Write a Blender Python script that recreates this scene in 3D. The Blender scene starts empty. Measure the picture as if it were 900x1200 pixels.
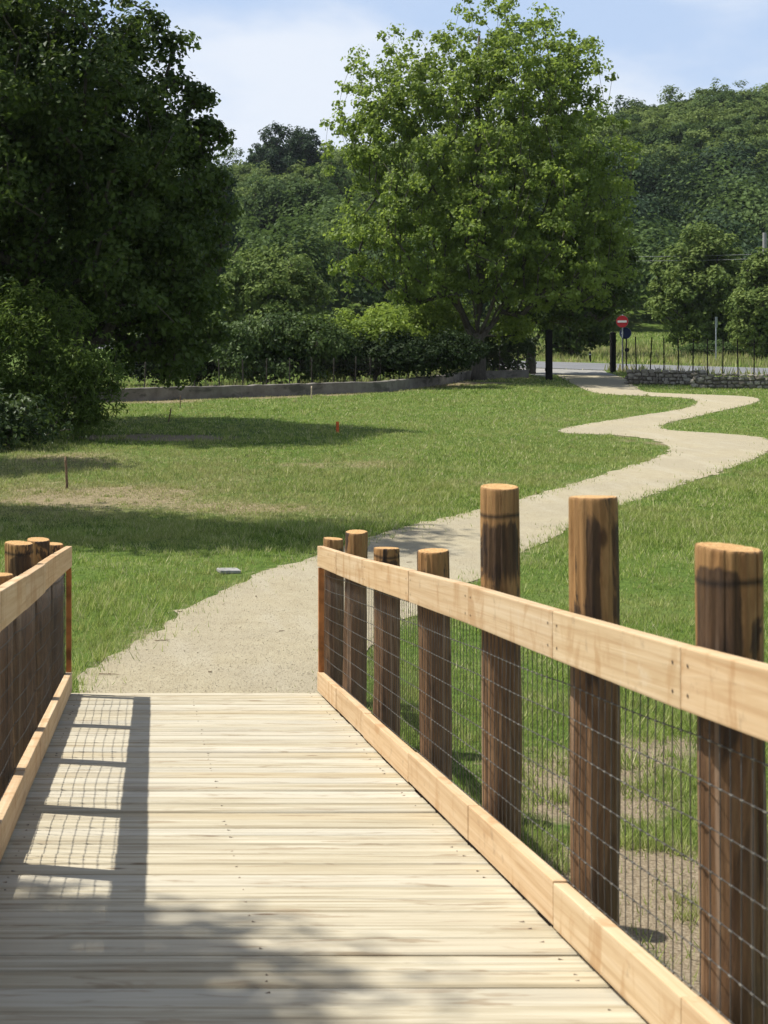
import bpy, bmesh, math, random
import numpy as np
from mathutils import Vector

S = bpy.context.scene
COL = S.collection
RNG = np.random.default_rng(7)
random.seed(7)
F, CX, CY, CAMZ = 1600.0, 170.0, 400.0, 2.6      # focal length and principal point used to survey the place


def P(px, py, d):
    """surveyed point: picture position at a known distance -> metres"""
    return np.array(((px - CX) * d / F, d, CAMZ + (CY - py) * d / F))


# ------------------------------------------------------------------ ground height
def crest(x):
    return np.clip(30.0 + 0.150 * (np.asarray(x, float) - 26.0), 12.0, 50.0)


def gz(x, y):
    x = np.asarray(x, float); y = np.asarray(y, float)
    z = -0.216 + 0.0186 * np.clip(y, -40, 85)
    z = z + 0.040 * np.clip(y - 85, 0, 50)
    t = np.clip((y - 135) / 130.0, 0, 1)
    z = z + crest(x) * t * t * (3 - 2 * t)
    z = z - 0.02 * np.clip(y - 420, 0, 900)
    z = z - 1.3 * np.exp(-((y + 2.5) / 2.2) ** 2)
    return z


def G(px, py):
    """ground point seen at px,py on the meadow plane"""
    d = 4506.0 / (py - 370.0)
    return ((px - CX) * d / F, d)


# ------------------------------------------------------------------ numpy noise
def _hash(ix, iy, s):
    h = (ix.astype(np.int64) * 374761393 + iy.astype(np.int64) * 668265263 + s * 974634721) & 0x7fffffff
    h = ((h ^ (h >> 13)) * 1274126177) & 0x7fffffff
    return ((h ^ (h >> 16)) & 0xffff) / 65535.0


def vnoise(x, y, s=0):
    ix = np.floor(x); iy = np.floor(y)
    fx = x - ix; fy = y - iy
    fx = fx * fx * (3 - 2 * fx); fy = fy * fy * (3 - 2 * fy)
    a = _hash(ix, iy, s); b = _hash(ix + 1, iy, s); c = _hash(ix, iy + 1, s); d = _hash(ix + 1, iy + 1, s)
    return (a * (1 - fx) + b * fx) * (1 - fy) + (c * (1 - fx) + d * fx) * fy


def fbm(x, y, s=0, o=4):
    v = 0; a = 0.5; t = 0
    for k in range(o):
        v = v + a * vnoise(x * 2 ** k, y * 2 ** k, s + k); t += a; a *= 0.55
    return v / t


# ------------------------------------------------------------------ materials
class NT:
    def __init__(self, name):
        self.m = bpy.data.materials.new(name); self.m.use_nodes = True
        self.t = self.m.node_tree; self.t.nodes.clear()
        self.out = self.n('ShaderNodeOutputMaterial')

    def n(self, typ, **kw):
        nd = self.t.nodes.new(typ)
        for k, v in kw.items(): setattr(nd, k, v)
        return nd

    def l(self, a, b): self.t.links.new(a, b)

    def val(self, sock, v):
        if hasattr(v, 'node'): self.l(v, sock)
        else:
            if isinstance(v, (tuple, list)) and len(v) == 3 and sock.type == 'RGBA': v = (*v, 1)
            sock.default_value = v

    def pos(self, scale=(1, 1, 1), kind='Object', rand=False):
        if kind == 'World':
            s = self.n('ShaderNodeNewGeometry').outputs['Position']
        else:
            s = self.n('ShaderNodeTexCoord').outputs[kind]
        mp = self.n('ShaderNodeMapping'); self.l(s, mp.inputs[0]); mp.inputs['Scale'].default_value = scale
        if rand:
            oi = self.n('ShaderNodeObjectInfo'); mu = self.n('ShaderNodeVectorMath', operation='SCALE')
            mu.inputs[0].default_value = (7.3, 11.1, 5.7); mm = self.math('MULTIPLY', oi.outputs['Random'], 17.0)
            self.l(mm, mu.inputs['Scale']); self.l(mu.outputs[0], mp.inputs['Location'])
        return mp.outputs[0]

    def noise(self, vec, scale, detail=4, rough=.55, dist=0.0):
        nd = self.n('ShaderNodeTexNoise'); self.l(vec, nd.inputs['Vector'])
        nd.inputs['Scale'].default_value = scale; nd.inputs['Detail'].default_value = detail
        nd.inputs['Roughness'].default_value = rough; nd.inputs['Distortion'].default_value = dist
        return nd.outputs['Fac']

    def attr(self, name):
        a = self.n('ShaderNodeAttribute'); a.attribute_name = name
        return a.outputs['Fac']

    def math(self, op, a, b=0.0, c=0.0, clamp=False):
        nd = self.n('ShaderNodeMath', operation=op); nd.use_clamp = clamp
        self.val(nd.inputs[0], a); self.val(nd.inputs[1], b)
        if op in ('MULTIPLY_ADD',): self.val(nd.inputs[2], c)
        return nd.outputs[0]

    def step(self, v, lo, hi):
        nd = self.n('ShaderNodeMapRange'); nd.interpolation_type = 'SMOOTHSTEP'
        self.val(nd.inputs[0], v); nd.inputs[1].default_value = lo; nd.inputs[2].default_value = hi
        return nd.outputs[0]

    def mix(self, f, a, b, blend='MIX'):
        nd = self.n('ShaderNodeMix', data_type='RGBA', blend_type=blend)
        self.val(nd.inputs[0], f); self.val(nd.inputs[6], a); self.val(nd.inputs[7], b)
        return nd.outputs[2]

    def ramp(self, f, stops):
        nd = self.n('ShaderNodeValToRGB'); e = nd.color_ramp.elements
        while len(e) > 1: e.remove(e[-1])
        e[0].position = stops[0][0]; e[0].color = (*stops[0][1], 1)
        for p, c in stops[1:]:
            q = e.new(p); q.color = (*c, 1)
        self.l(f, nd.inputs[0]); return nd.outputs[0]

    def bump(self, h, strength, dist=.01, normal=None):
        nd = self.n('ShaderNodeBump'); self.l(h, nd.inputs['Height'])
        nd.inputs['Strength'].default_value = strength; nd.inputs['Distance'].default_value = dist
        if normal: self.l(normal, nd.inputs['Normal'])
        return nd.outputs[0]

    def pbr(self, col, rough=.7, metal=0.0, spec=.3, normal=None):
        b = self.n('ShaderNodeBsdfPrincipled')
        self.val(b.inputs['Base Color'], col); self.val(b.inputs['Roughness'], rough)
        b.inputs['Metallic'].default_value = metal; b.inputs['Specular IOR Level'].default_value = spec
        if normal: self.l(normal, b.inputs['Normal'])
        self.b = b
        return b.outputs[0]

    def done(self, sh): self.l(sh, self.out.inputs['Surface']); return self.m


def leaf_mat(name, dark, light, trans, tf=.35, rough=.5, spec=.35):
    n = NT(name)
    r = n.attr('rnd'); t = n.attr('tint')
    f = n.math('ADD', n.math('MULTIPLY', r, .45), n.math('MULTIPLY', t, .55))
    c = n.ramp(f, [(.1, dark), (.9, light)])
    p = n.pbr(c, rough, spec=spec)
    tr = n.n('ShaderNodeBsdfTranslucent')
    n.l(n.mix(.6, c, trans), tr.inputs[0])
    mx = n.n('ShaderNodeMixShader'); mx.inputs[0].default_value = tf
    n.l(p, mx.inputs[1]); n.l(tr.outputs[0], mx.inputs[2])
    return n.done(mx.outputs[0])


M = {}
M['leaf_poplar'] = leaf_mat('poplar_leaf', (.082, .128, .022), (.205, .268, .060), (.36, .47, .07), .48, .5, .25)
M['leaf_oak'] = leaf_mat('oak_leaf', (.020, .038, .010), (.092, .132, .030), (.15, .22, .035), .3, .5, .15)
M['leaf_feather'] = leaf_mat('feathery_leaf', (.045, .080, .016), (.155, .215, .050), (.24, .34, .06), .38, .5, .15)
M['leaf_bramble'] = leaf_mat('bramble_leaf', (.026, .048, .014), (.075, .110, .032), (.11, .17, .03), .25, .5, .25)
M['leaf_lime'] = leaf_mat('lime_leaf', (.10, .155, .022), (.27, .345, .055), (.32, .42, .06), .42, .5, .25)
M['leaf_shade'] = leaf_mat('shade_leaf', (.014, .026, .008), (.034, .054, .016), (.05, .08, .02), .15, .6, .1)  # near-black leaves, shade put into the colour
M['leaf_grey'] = leaf_mat('greygreen_leaf', (.028, .050, .016), (.105, .150, .045), (.14, .21, .05), .25, .5, .12)
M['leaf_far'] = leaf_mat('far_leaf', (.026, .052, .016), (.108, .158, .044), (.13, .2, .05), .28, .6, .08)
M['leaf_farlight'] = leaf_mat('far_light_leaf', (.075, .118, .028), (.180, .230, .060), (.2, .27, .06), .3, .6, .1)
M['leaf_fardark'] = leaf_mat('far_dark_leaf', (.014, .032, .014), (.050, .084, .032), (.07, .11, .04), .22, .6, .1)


def mk_bark():
    n = NT('bark'); v = n.pos((5, 5, 1.2))
    h = n.noise(v, 3, 6, .7); c = n.ramp(h, [(.3, (.03, .025, .02)), (.7, (.105, .088, .068))])
    return n.done(n.pbr(c, .9, normal=n.bump(h, .8, .03)))


M['bark'] = mk_bark()


def mk_deck():
    n = NT('deck_timber')
    r = n.attr('rnd'); r2 = n.attr('tint')
    v = n.pos((1, 1, 1), 'World')
    off = n.n('ShaderNodeVectorMath', operation='ADD'); n.l(v, off.inputs[0])
    cb = n.n('ShaderNodeCombineXYZ'); n.l(n.math('MULTIPLY', r, 37.0), cb.inputs[0]); n.l(n.math('MULTIPLY', r2, 11.0), cb.inputs[2])
    n.l(cb.outputs[0], off.inputs[1])
    mp = n.n('ShaderNodeMapping'); n.l(off.outputs[0], mp.inputs[0]); mp.inputs['Scale'].default_value = (1.1, 30, 1)
    grain = n.noise(mp.outputs[0], 1.0, 5, .6, .25)
    mp2 = n.n('ShaderNodeMapping'); n.l(off.outputs[0], mp2.inputs[0]); mp2.inputs['Scale'].default_value = (2.4, 14, 1)
    blot = n.noise(mp2.outputs[0], 1.3, 4, .6, .6)
    mp3 = n.n('ShaderNodeMapping'); n.l(off.outputs[0], mp3.inputs[0]); mp3.inputs['Scale'].default_value = (.8, 3.2, 1)
    wide = n.noise(mp3.outputs[0], .9, 3, .5)
    c = n.ramp(grain, [(.26, (.19, .15, .095)), (.40, (.36, .31, .215)), (.56, (.475, .425, .32)), (.78, (.57, .525, .42))])
    c = n.mix(n.math('MULTIPLY', n.step(r, .3, 1.0), .6), c, (.53, .495, .415))
    c = n.mix(n.math('MULTIPLY', n.step(r2, .55, 1.0), .5), c, (.40, .315, .185))
    c = n.mix(n.math('MULTIPLY', n.step(blot, .55, .68), .7), c, (.27, .205, .13))       # sap and dirt streaks
    c = n.mix(n.math('MULTIPLY', n.step(wide, .52, .70), .34), c, (.36, .345, .30))      # blue-grey weathering
    # knots
    vk = n.n('ShaderNodeTexVoronoi'); mpk = n.n('ShaderNodeMapping'); n.l(off.outputs[0], mpk.inputs[0])
    mpk.inputs['Scale'].default_value = (2.0, 7.2, 1); n.l(mpk.outputs[0], vk.inputs['Vector']); vk.inputs['Scale'].default_value = 1.0
    kd = n.math('SUBTRACT', 1.0, n.step(vk.outputs['Distance'], .03, .10))
    sep = n.n('ShaderNodeSeparateColor'); n.l(vk.outputs['Color'], sep.inputs[0])
    kd = n.math('MULTIPLY', kd, n.step(sep.outputs[0], .62, .66))
    c = n.mix(n.math('MULTIPLY', kd, .85), c, (.14, .085, .045))
    c = n.mix(1.0, c, (.91, .905, .875), 'MULTIPLY')
    h = n.math('ADD', n.math('MULTIPLY', grain, 1.0), n.math('MULTIPLY', blot, .4))
    return n.done(n.pbr(c, .72, spec=.25, normal=n.bump(h, .35, .004)))


M['deck'] = mk_deck()


def mk_rail():
    n = NT('rail_timber'); gp = n.n('ShaderNodeNewGeometry'); sp = n.n('ShaderNodeSeparateXYZ'); n.l(gp.outputs['Position'], sp.inputs[0])
    cz = n.n('ShaderNodeCombineXYZ'); n.l(sp.outputs[0], cz.inputs[0]); n.l(sp.outputs[1], cz.inputs[1]); n.l(n.math('MULTIPLY_ADD', sp.outputs[1], .118, sp.outputs[2]), cz.inputs[2])
    mpz = n.n('ShaderNodeMapping'); n.l(cz.outputs[0], mpz.inputs[0]); mpz.inputs['Scale'].default_value = (14, .42, 14); v = mpz.outputs[0]
    oi = n.n('ShaderNodeObjectInfo')
    ad = n.n('ShaderNodeVectorMath', operation='ADD'); n.l(v, ad.inputs[0])
    cb = n.n('ShaderNodeCombineXYZ'); n.l(n.math('MULTIPLY', oi.outputs['Random'], 23.0), cb.inputs[1]); n.l(n.math('MULTIPLY', oi.outputs['Random'], 9.0), cb.inputs[2])
    n.l(cb.outputs[0], ad.inputs[1])
    g = n.noise(ad.outputs[0], 1.7, 6, .62, 1.2)
    sc = n.n('ShaderNodeVectorMath', operation='MULTIPLY'); n.l(ad.outputs[0], sc.inputs[0]); sc.inputs[1].default_value = (6, 2.0, 6)
    fine = n.noise(sc.outputs[0], 1.8, 4, .6)
    v2 = n.pos((2.4, 3.4, 1.5), 'World', True)
    b = n.noise(v2, 1.5, 6, .62, 1.0)
    c = n.ramp(g, [(.3, (.47, .33, .19)), (.5, (.575, .435, .275)), (.7, (.64, .515, .355))])
    c = n.mix(n.math('MULTIPLY', n.step(fine, .56, .75), .35), c, (.40, .24, .11))
    c = n.mix(n.math('MULTIPLY', n.step(b, .52, .66), .62), c, (.41, .245, .115))
    c = n.mix(n.math('MULTIPLY', n.step(b, .38, .28), .45), c, (.63, .54, .41))
    vk = n.n('ShaderNodeTexVoronoi'); mk_ = n.n('ShaderNodeMapping'); n.l(cz.outputs[0], mk_.inputs[0]); mk_.inputs['Scale'].default_value = (4, 2.6, 5.5); n.l(mk_.outputs[0], vk.inputs['Vector']); vk.inputs['Scale'].default_value = 1
    sk = n.n('ShaderNodeSeparateColor'); n.l(vk.outputs['Color'], sk.inputs[0])
    kd = n.math('MULTIPLY', n.math('SUBTRACT', 1.0, n.step(vk.outputs['Distance'], .04, .12)), n.step(sk.outputs[0], .6, .64))
    c = n.mix(n.math('MULTIPLY', kd, .75), c, (.22, .115, .05))
    dn = n.noise(n.pos((3, 3, 3), 'World', True), 4.5, 6, .7); c = n.mix(n.math('MULTIPLY', n.step(dn, .57, .70), .45), c, (.30, .22, .14))
    # cathedral grain lines
    wv = n.n('ShaderNodeTexWave', wave_type='BANDS', bands_direction='Z'); n.l(ad.outputs[0], wv.inputs['Vector'])
    wv.inputs['Scale'].default_value = .55; wv.inputs['Distortion'].default_value = 9; wv.inputs['Detail'].default_value = 3; wv.inputs['Detail Scale'].default_value = .7
    c = n.mix(n.math('MULTIPLY', n.step(wv.outputs['Fac'], .80, 1.0), .18), c, (.36, .2, .09))
    tn = n.ramp(oi.outputs['Random'], [(0, (.90, .87, .80)), (.5, (.82, .78, .73)), (1, (.90, .81, .70))])
    c = n.mix(.8, c, tn, 'MULTIPLY')
    return n.done(n.pbr(c, .68, spec=.25, normal=n.bump(g, .25, .006)))


M['rail'] = mk_rail()


def mk_post():
    n = NT('post_timber')
    v = n.pos((11, 11, 1.1), 'Object', True)
    g = n.noise(v, 2.4, 9, .72, .9)
    v2 = n.pos((6.5, 6.5, 1.6), 'Object', True); b = n.noise(v2, 1.25, 7, .62, 1.0)
    v3 = n.pos((26, 26, .35), 'Object', True); cr = n.noise(v3, 1.4, 3, .5, .2)
    c = n.ramp(g, [(.3, (.070, .036, .018)), (.5, (.165, .088, .041)), (.7, (.28, .165, .082))])
    # the upper, freshly peeled length is more orange
    up = n.attr('upper')
    c = n.mix(n.math('MULTIPLY', up, .62), c, n.ramp(g, [(.3, (.25, .118, .036)), (.7, (.52, .300, .110))]))
    c = n.mix(n.math('MULTIPLY', n.step(b, .55, .60), n.math('MULTIPLY_ADD', up, .62, .28)), c, (.030, .021, .017))
    sm = n.step(n.math('ADD', n.attr('stain'), n.math('MULTIPLY', n.math('SUBTRACT', b, .5), 2.2)), .42, .70)
    c = n.mix(n.math('MULTIPLY', sm, .86), c, n.ramp(g, [(.35, (.020, .015, .013)), (.7, (.085, .045, .022))]))
    kn = n.n('ShaderNodeTexVoronoi'); n.l(n.pos((7, 7, 3.2), 'Object', True), kn.inputs['Vector']); kn.inputs['Scale'].default_value = 1.0
    c = n.mix(n.math('MULTIPLY', n.math('SUBTRACT', 1.0, n.step(kn.outputs['Distance'], .05, .14)), .8), c, (.05, .022, .01))           # black tannin stains
    pale = n.math('MULTIPLY', n.step(cr, .58, .64), n.math('SUBTRACT', 1.0, up))
    c = n.mix(n.math('MULTIPLY', pale, .5), c, (.33, .235, .16))
    ring = n.attr('ring')
    c = n.mix(ring, c, (.018, .012, .009))
    h = n.math('ADD', g, n.math('MULTIPLY', n.step(cr, .42, .32), -.6))
    return n.done(n.pbr(c, .66, spec=.3, normal=n.bump(h, .9, .012)))


M['post'] = mk_post()


def mk_cut():
    n = NT('sawn_end_grain'); v = n.pos((1, 1, 1), 'Object', True)
    g = n.noise(v, 40, 4, .6); r = n.noise(n.pos((1, 14, 1), 'Object', True), 6, 3)
    c = n.ramp(g, [(.3, (.40, .22, .075)), (.7, (.60, .40, .18))])
    wv = n.n('ShaderNodeTexWave', wave_type='RINGS', rings_direction='Z'); n.l(n.pos((1, 1, 0)), wv.inputs['Vector']); wv.inputs['Scale'].default_value = 22; wv.inputs['Distortion'].default_value = 1.6; wv.inputs['Detail'].default_value = 2
    c = n.mix(n.math('MULTIPLY', n.step(wv.outputs['Fac'], .45, .95), .5), c, (.25, .115, .035))
    c = n.mix(n.math('MULTIPLY', n.step(r, .5, .65), .5), c, (.34, .16, .05))
    return n.done(n.pbr(c, .8, normal=n.bump(g, .5, .004)))


M['cut'] = mk_cut()


def simple(name, col, rough=.6, metal=0.0, spec=.3, var=.25, scale=20, bump=.2):
    n = NT(name); v = n.pos((1, 1, 1)); g = n.noise(v, scale, 5, .6)
    c = n.mix(n.step(g, .3, .7), tuple(x * (1 - var) for x in col), tuple(min(1, x * (1 + var)) for x in col))
    return n.done(n.pbr(c, rough, metal, spec, n.bump(g, bump, .005)))


M['wire'] = simple('galvanised_wire', (.060, .054, .048), .6, .1)
M['knot'] = simple('sunlit_wire_knot', (.20, .19, .17), .45, .5)  # lighter than the wire: sunlight painted into the right-hand knots
M['beam'] = simple('dark_beam', (.07, .05, .035), .9)
M['screw'] = simple('screw_head', (.12, .09, .065), .5, .5)
M['batten'] = simple('red_batten', (.30, .115, .035), .7, var=.4, scale=9)
M['blackmetal'] = simple('black_paint', (.012, .011, .010), .85, spec=.1)
M['greymetal'] = simple('grey_zinc', (.32, .34, .36), .45, .5)
M['fencewire'] = simple('old_fence_wire', (.05, .042, .034), .8, .1)
M['stakewood'] = simple('old_stake_wood', (.16, .105, .06), .9, var=.4)
M['palestake'] = simple('pale_stake_wood', (.45, .36, .25), .9, var=.3)
M['orange'] = simple('orange_paint', (.62, .11, .02), .6)
M['whitestone'] = simple('pale_stone', (.27, .262, .24), .85, var=.25, scale=12)
M['red'] = simple('red_sign_face', (.26, .012, .016), .5, var=.05)  # red darkened, tree shade on the sign put into the colour
M['white'] = simple('white_sign_face', (.5, .5, .5), .5, var=.04)  # greyed white, carries the same painted tree shade
M['blue'] = simple('blue_sign_face', (.010, .018, .06), .5, var=.05)
M['cable'] = simple('pale_cable', (.22, .22, .22), .7)
M['polecon'] = simple('concrete_pole', (.26, .25, .24), .9)


def mk_concrete():
    n = NT('old_concrete'); v = n.pos((1, 1, 1), 'World')
    g = n.noise(v, 2.2, 6, .65); s = n.noise(n.pos((.9, .9, 2.2), 'World'), 1.2, 6, .68); f = n.noise(v, 40, 3)
    c = n.ramp(g, [(.3, (.115, .10, .083)), (.7, (.22, .20, .17))])
    c = n.mix(n.math('MULTIPLY', n.step(s, .50, .62), .75), c, (.062, .056, .045))
    return n.done(n.pbr(c, .92, normal=n.bump(n.math('ADD', g, n.math('MULTIPLY', f, .3)), .5, .03)))


M['concrete'] = mk_concrete()


def mk_stone():
    n = NT('wall_stone'); r = n.attr('rnd'); v = n.pos((1, 1, 1), 'World'); g = n.noise(v, 9, 5, .65)
    c = n.ramp(r, [(0, (.14, .12, .095)), (.5, (.24, .21, .165)), (1, (.36, .325, .27))])
    c = n.mix(n.math('MULTIPLY', n.step(g, .45, .65), .5), c, (.11, .095, .075))
    return n.done(n.pbr(c, .9, normal=n.bump(g, .6, .02)))


M['stone'] = mk_stone()


def mk_gravel():
    n = NT('fine_gravel'); v = n.pos((1, 1, 1), 'World')
    big = n.noise(v, .55, 4, .6); mid = n.noise(v, 5, 4, .65); fine = n.noise(v, 85, 3, .75); sp = n.noise(v, 210, 2, .7)
    c = n.ramp(mid, [(.3, (.37, .315, .215)), (.7, (.44, .385, .272))])
    c = n.mix(n.math('MULTIPLY', n.step(big, .45, .62), .5), c, (.36, .315, .235))
    c = n.mix(n.math('MULTIPLY', n.step(n.noise(n.pos((2.2, .5, 1), 'World'), 1.0, 4, .6), .5, .68), .4), c, (.47, .425, .335))
    c = n.mix(n.math('MULTIPLY', n.step(fine, .52, .66), .75), c, (.22, .18, .12))
    c = n.mix(n.math('MULTIPLY', n.step(sp, .58, .68), .6), c, (.60, .55, .43))
    c = n.mix(n.math('MULTIPLY', n.step(fine, .40, .30), .6), c, (.55, .495, .37))
    c = n.mix(1.0, c, (.86, .86, .825), 'MULTIPLY')
    h = n.math('ADD', n.math('ADD', n.math('MULTIPLY', fine, 1.0), n.math('MULTIPLY', sp, .5)), n.math('MULTIPLY', mid, .8))
    return n.done(n.pbr(c, .93, spec=.15, normal=n.bump(h, .7, .012)))


M['gravel'] = mk_gravel()
M['pebble'] = leaf_mat('loose_stones', (.22, .185, .125), (.50, .445, .33), (.3, .3, .3), 0.0, .9, .1)


def mk_asphalt():
    n = NT('asphalt'); v = n.pos((1, 1, 1), 'World')
    g = n.noise(v, .6, 4); f = n.noise(v, 60, 3, .7)
    c = n.ramp(g, [(.3, (.11, .112, .115)), (.7, (.16, .16, .16))])
    c = n.mix(n.math('MULTIPLY', f, .5), c, (.2, .2, .2))
    return n.done(n.pbr(c, .75, spec=.35, normal=n.bump(f, .4, .01)))


M['asphalt'] = mk_asphalt()


def mk_ground():
    n = NT('meadow_ground'); v = n.pos((1, 1, 1), 'World')
    d = n.attr('dry'); bare = n.attr('bare')
    a = n.noise(v, .8, 5, .65); b = n.noise(v, 11, 5, .7); f = n.noise(v, 60, 4, .7)
    green = n.ramp(b, [(.3, (.045, .075, .014)), (.55, (.085, .135, .024)), (.75, (.130, .180, .040))])
    green = n.mix(n.math('MULTIPLY', n.step(a, .45, .7), .4), green, (.19, .20, .075))
    soil = n.ramp(f, [(.3, (.125, .092, .058)), (.5, (.24, .19, .125)), (.7, (.35, .29, .20))])
    straw = n.ramp(b, [(.3, (.13, .105, .058)), (.7, (.32, .26, .155))])
    mask = n.step(n.math('ADD', d, n.math('MULTIPLY', n.math('SUBTRACT', b, .5), .9)), .38, .78)
    c = n.mix(mask, green, straw)
    mb = n.step(n.math('ADD', bare, n.math('MULTIPLY', n.math('SUBTRACT', b, .5), .8)), .4, .7)
    c = n.mix(mb, c, soil)
    return n.done(n.pbr(c, .95, spec=.1, normal=n.bump(n.math('ADD', b, n.math('MULTIPLY', f, .4)), .8, .04)))


M['ground'] = mk_ground()


def mk_grass():
    n = NT('grass_blades'); r = n.attr('rnd'); d = n.attr('dry')
    v = n.pos((1, 1, 1), 'World'); a = n.noise(v, .55, 4, .6)
    c = n.ramp(r, [(0, (.075, .132, .020)), (.4, (.210, .300, .050)), (.8, (.350, .425, .098)), (1, (.58, .53, .30))])
    c = n.mix(n.math('MULTIPLY', n.step(a, .42, .68), .5), c, (.355, .360, .120))
    c = n.mix(n.math('MULTIPLY', d, .75), c, (.42, .345, .19))
    p = n.pbr(c, .55, spec=.25); tr = n.n('ShaderNodeBsdfTranslucent'); n.l(c, tr.inputs[0])
    mx = n.n('ShaderNodeMixShader'); mx.inputs[0].default_value = .4
    n.l(p, mx.inputs[1]); n.l(tr.outputs[0], mx.inputs[2])
    return n.done(mx.outputs[0])


M['grass'] = mk_grass()


# ------------------------------------------------------------------ object helpers
def link(o, parent=None):
    COL.objects.link(o)
    if parent: o.parent = parent
    return o


def tag(o, label=None, cat=None, group=None, kind=None):
    if label: o['label'] = label
    if cat: o['category'] = cat
    if group: o['group'] = group
    if kind: o['kind'] = kind
    return o


def empty(name, loc, label, cat, group=None):
    o = bpy.data.objects.new(name, None); o.location = loc; o.empty_display_size = .2
    return tag(link(o), label, cat, group)


def copy_tree(o, parent=None):
    c = o.copy(); link(c)
    if parent:
        c.parent = parent
    for ch in list(o.children): copy_tree(ch, c)
    return c


def np_mesh(name, verts, faces, mats, attrs=None, midx=None, smooth=False):
    """faces: (n,k) array, all polygons of the same size"""
    me = bpy.data.meshes.new(name)
    verts = np.ascontiguousarray(verts, np.float32); faces = np.ascontiguousarray(faces, np.int32)
    k = faces.shape[1]; nf = len(faces)
    me.vertices.add(len(verts)); me.vertices.foreach_set('co', verts.ravel())
    me.loops.add(nf * k); me.loops.foreach_set('vertex_index', faces.ravel())
    me.polygons.add(nf); me.polygons.foreach_set('loop_start', np.arange(0, nf * k, k, dtype=np.int32))
    me.polygons.foreach_set('loop_total', np.full(nf, k, np.int32))
    if midx is not None: me.polygons.foreach_set('material_index', np.ascontiguousarray(midx, np.int32))
    me.polygons.foreach_set('use_smooth', np.full(nf, smooth, bool))
    for m in mats: me.materials.append(m)
    for nm, (dom, arr) in (attrs or {}).items():
        a = me.attributes.new(nm, 'FLOAT', dom); a.data.foreach_set('value', np.ascontiguousarray(arr, np.float32))
    me.update(calc_edges=True); me.validate()
    return me


class MB:
    """collects boxes, tubes and polygons for ONE mesh object"""
    def __init__(s): s.v = []; s.f = []; s.m = []; s.r = []; s.sm = []

    def add(s, vs, fs, mi=0, r=None, smooth=False):
        o = len(s.v); s.v.extend([tuple(map(float, q)) for q in vs]); r = random.random() if r is None else r
        for f in fs:
            s.f.append([o + i for i in f]); s.m.append(mi); s.r.append(r); s.sm.append(smooth)

    def box(s, c, sz, mi=0, rz=0, r=None):
        hx, hy, hz = sz[0] / 2, sz[1] / 2, sz[2] / 2; ca, sa = math.cos(rz), math.sin(rz)
        vs = []
        for z in (-hz, hz):
            for x, y in ((-hx, -hy), (hx, -hy), (hx, hy), (-hx, hy)):
                vs.append((c[0] + x * ca - y * sa, c[1] + x * sa + y * ca, c[2] + z))
        s.add(vs, [(3, 2, 1, 0), (4, 5, 6, 7), (0, 1, 5, 4), (1, 2, 6, 5), (2, 3, 7, 6), (3, 0, 4, 7)], mi, r)

    def tube(s, a, b, ra, rb=None, n=6, mi=0, cap=True, smooth=True):
        rb = ra if rb is None else rb
        a = Vector(a); b = Vector(b); ax = (b - a)
        if ax.length < 1e-6: return
        ax.normalize(); u = ax.orthogonal().normalized(); w = ax.cross(u)
        vs = []
        for p, r in ((a, ra), (b, rb)):
            for i in range(n):
                t = 2 * math.pi * i / n
                vs.append(p + u * (r * math.cos(t)) + w * (r * math.sin(t)))
        fs = [(i, (i + 1) % n, n + (i + 1) % n, n + i) for i in range(n)]
        s.add(vs, fs, mi, smooth=smooth)
        if cap:
            s.add(vs[:n], [tuple(range(n - 1, -1, -1))], mi); s.add(vs[n:], [tuple(range(n))], mi)

    def chain(s, pts, rs, n=6, mi=0):
        """a tube through pts with radii rs"""
        pts = [Vector(p) for p in pts]; vs = []; m = len(pts); pu = None
        for i, p in enumerate(pts):
            t = (pts[min(i + 1, m - 1)] - pts[max(i - 1, 0)])
            if t.length < 1e-6: t = Vector((0, 0, 1))
            t.normalize()
            u = t.orthogonal().normalized() if pu is None else (pu - t * pu.dot(t)).normalized()
            pu = u; w = t.cross(u)
            for k in range(n):
                a = 2 * math.pi * k / n
                vs.append(p + (u * math.cos(a) + w * math.sin(a)) * rs[i])
        fs = []
        for i in range(m - 1):
            for k in range(n):
                fs.append((i * n + k, i * n + (k + 1) % n, (i + 1) * n + (k + 1) % n, (i + 1) * n + k))
        fs.append(tuple(range(n - 1, -1, -1))); fs.append(tuple((m - 1) * n + k for k in range(n)))
        s.add(vs, fs, mi, smooth=True)

    def mesh(s, name, mats, smooth=None):
        me = bpy.data.meshes.new(name); me.from_pydata(s.v, [], s.f)
        for m in mats: me.materials.append(m)
        me.polygons.foreach_set('material_index', s.m)
        me.polygons.foreach_set('use_smooth', s.sm)
        for nm in ('rnd', 'tint'):
            a = me.attributes.new(nm, 'FLOAT', 'FACE')
            a.data.foreach_set('value', s.r if nm == 'rnd' else [(x * 7.77) % 1 for x in s.r])
        me.update(); return me

    def build(s, name, mats, parent=None, origin=(0, 0, 0)):
        if origin != (0, 0, 0): s.v = [(a - origin[0], b - origin[1], c - origin[2]) for a, b, c in s.v]
        o = bpy.data.objects.new(name, s.mesh(name, mats if isinstance(mats, (list, tuple)) else [mats]))
        o.location = origin
        return link(o, parent)


def bevel(o, w, seg=2):
    bm = bmesh.new(); bm.from_mesh(o.data)
    bmesh.ops.bevel(bm, geom=[e for e in bm.edges], offset=w, segments=seg, affect='EDGES', clamp_overlap=True, profile=.6)
    bm.to_mesh(o.data); bm.free(); return o


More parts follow.
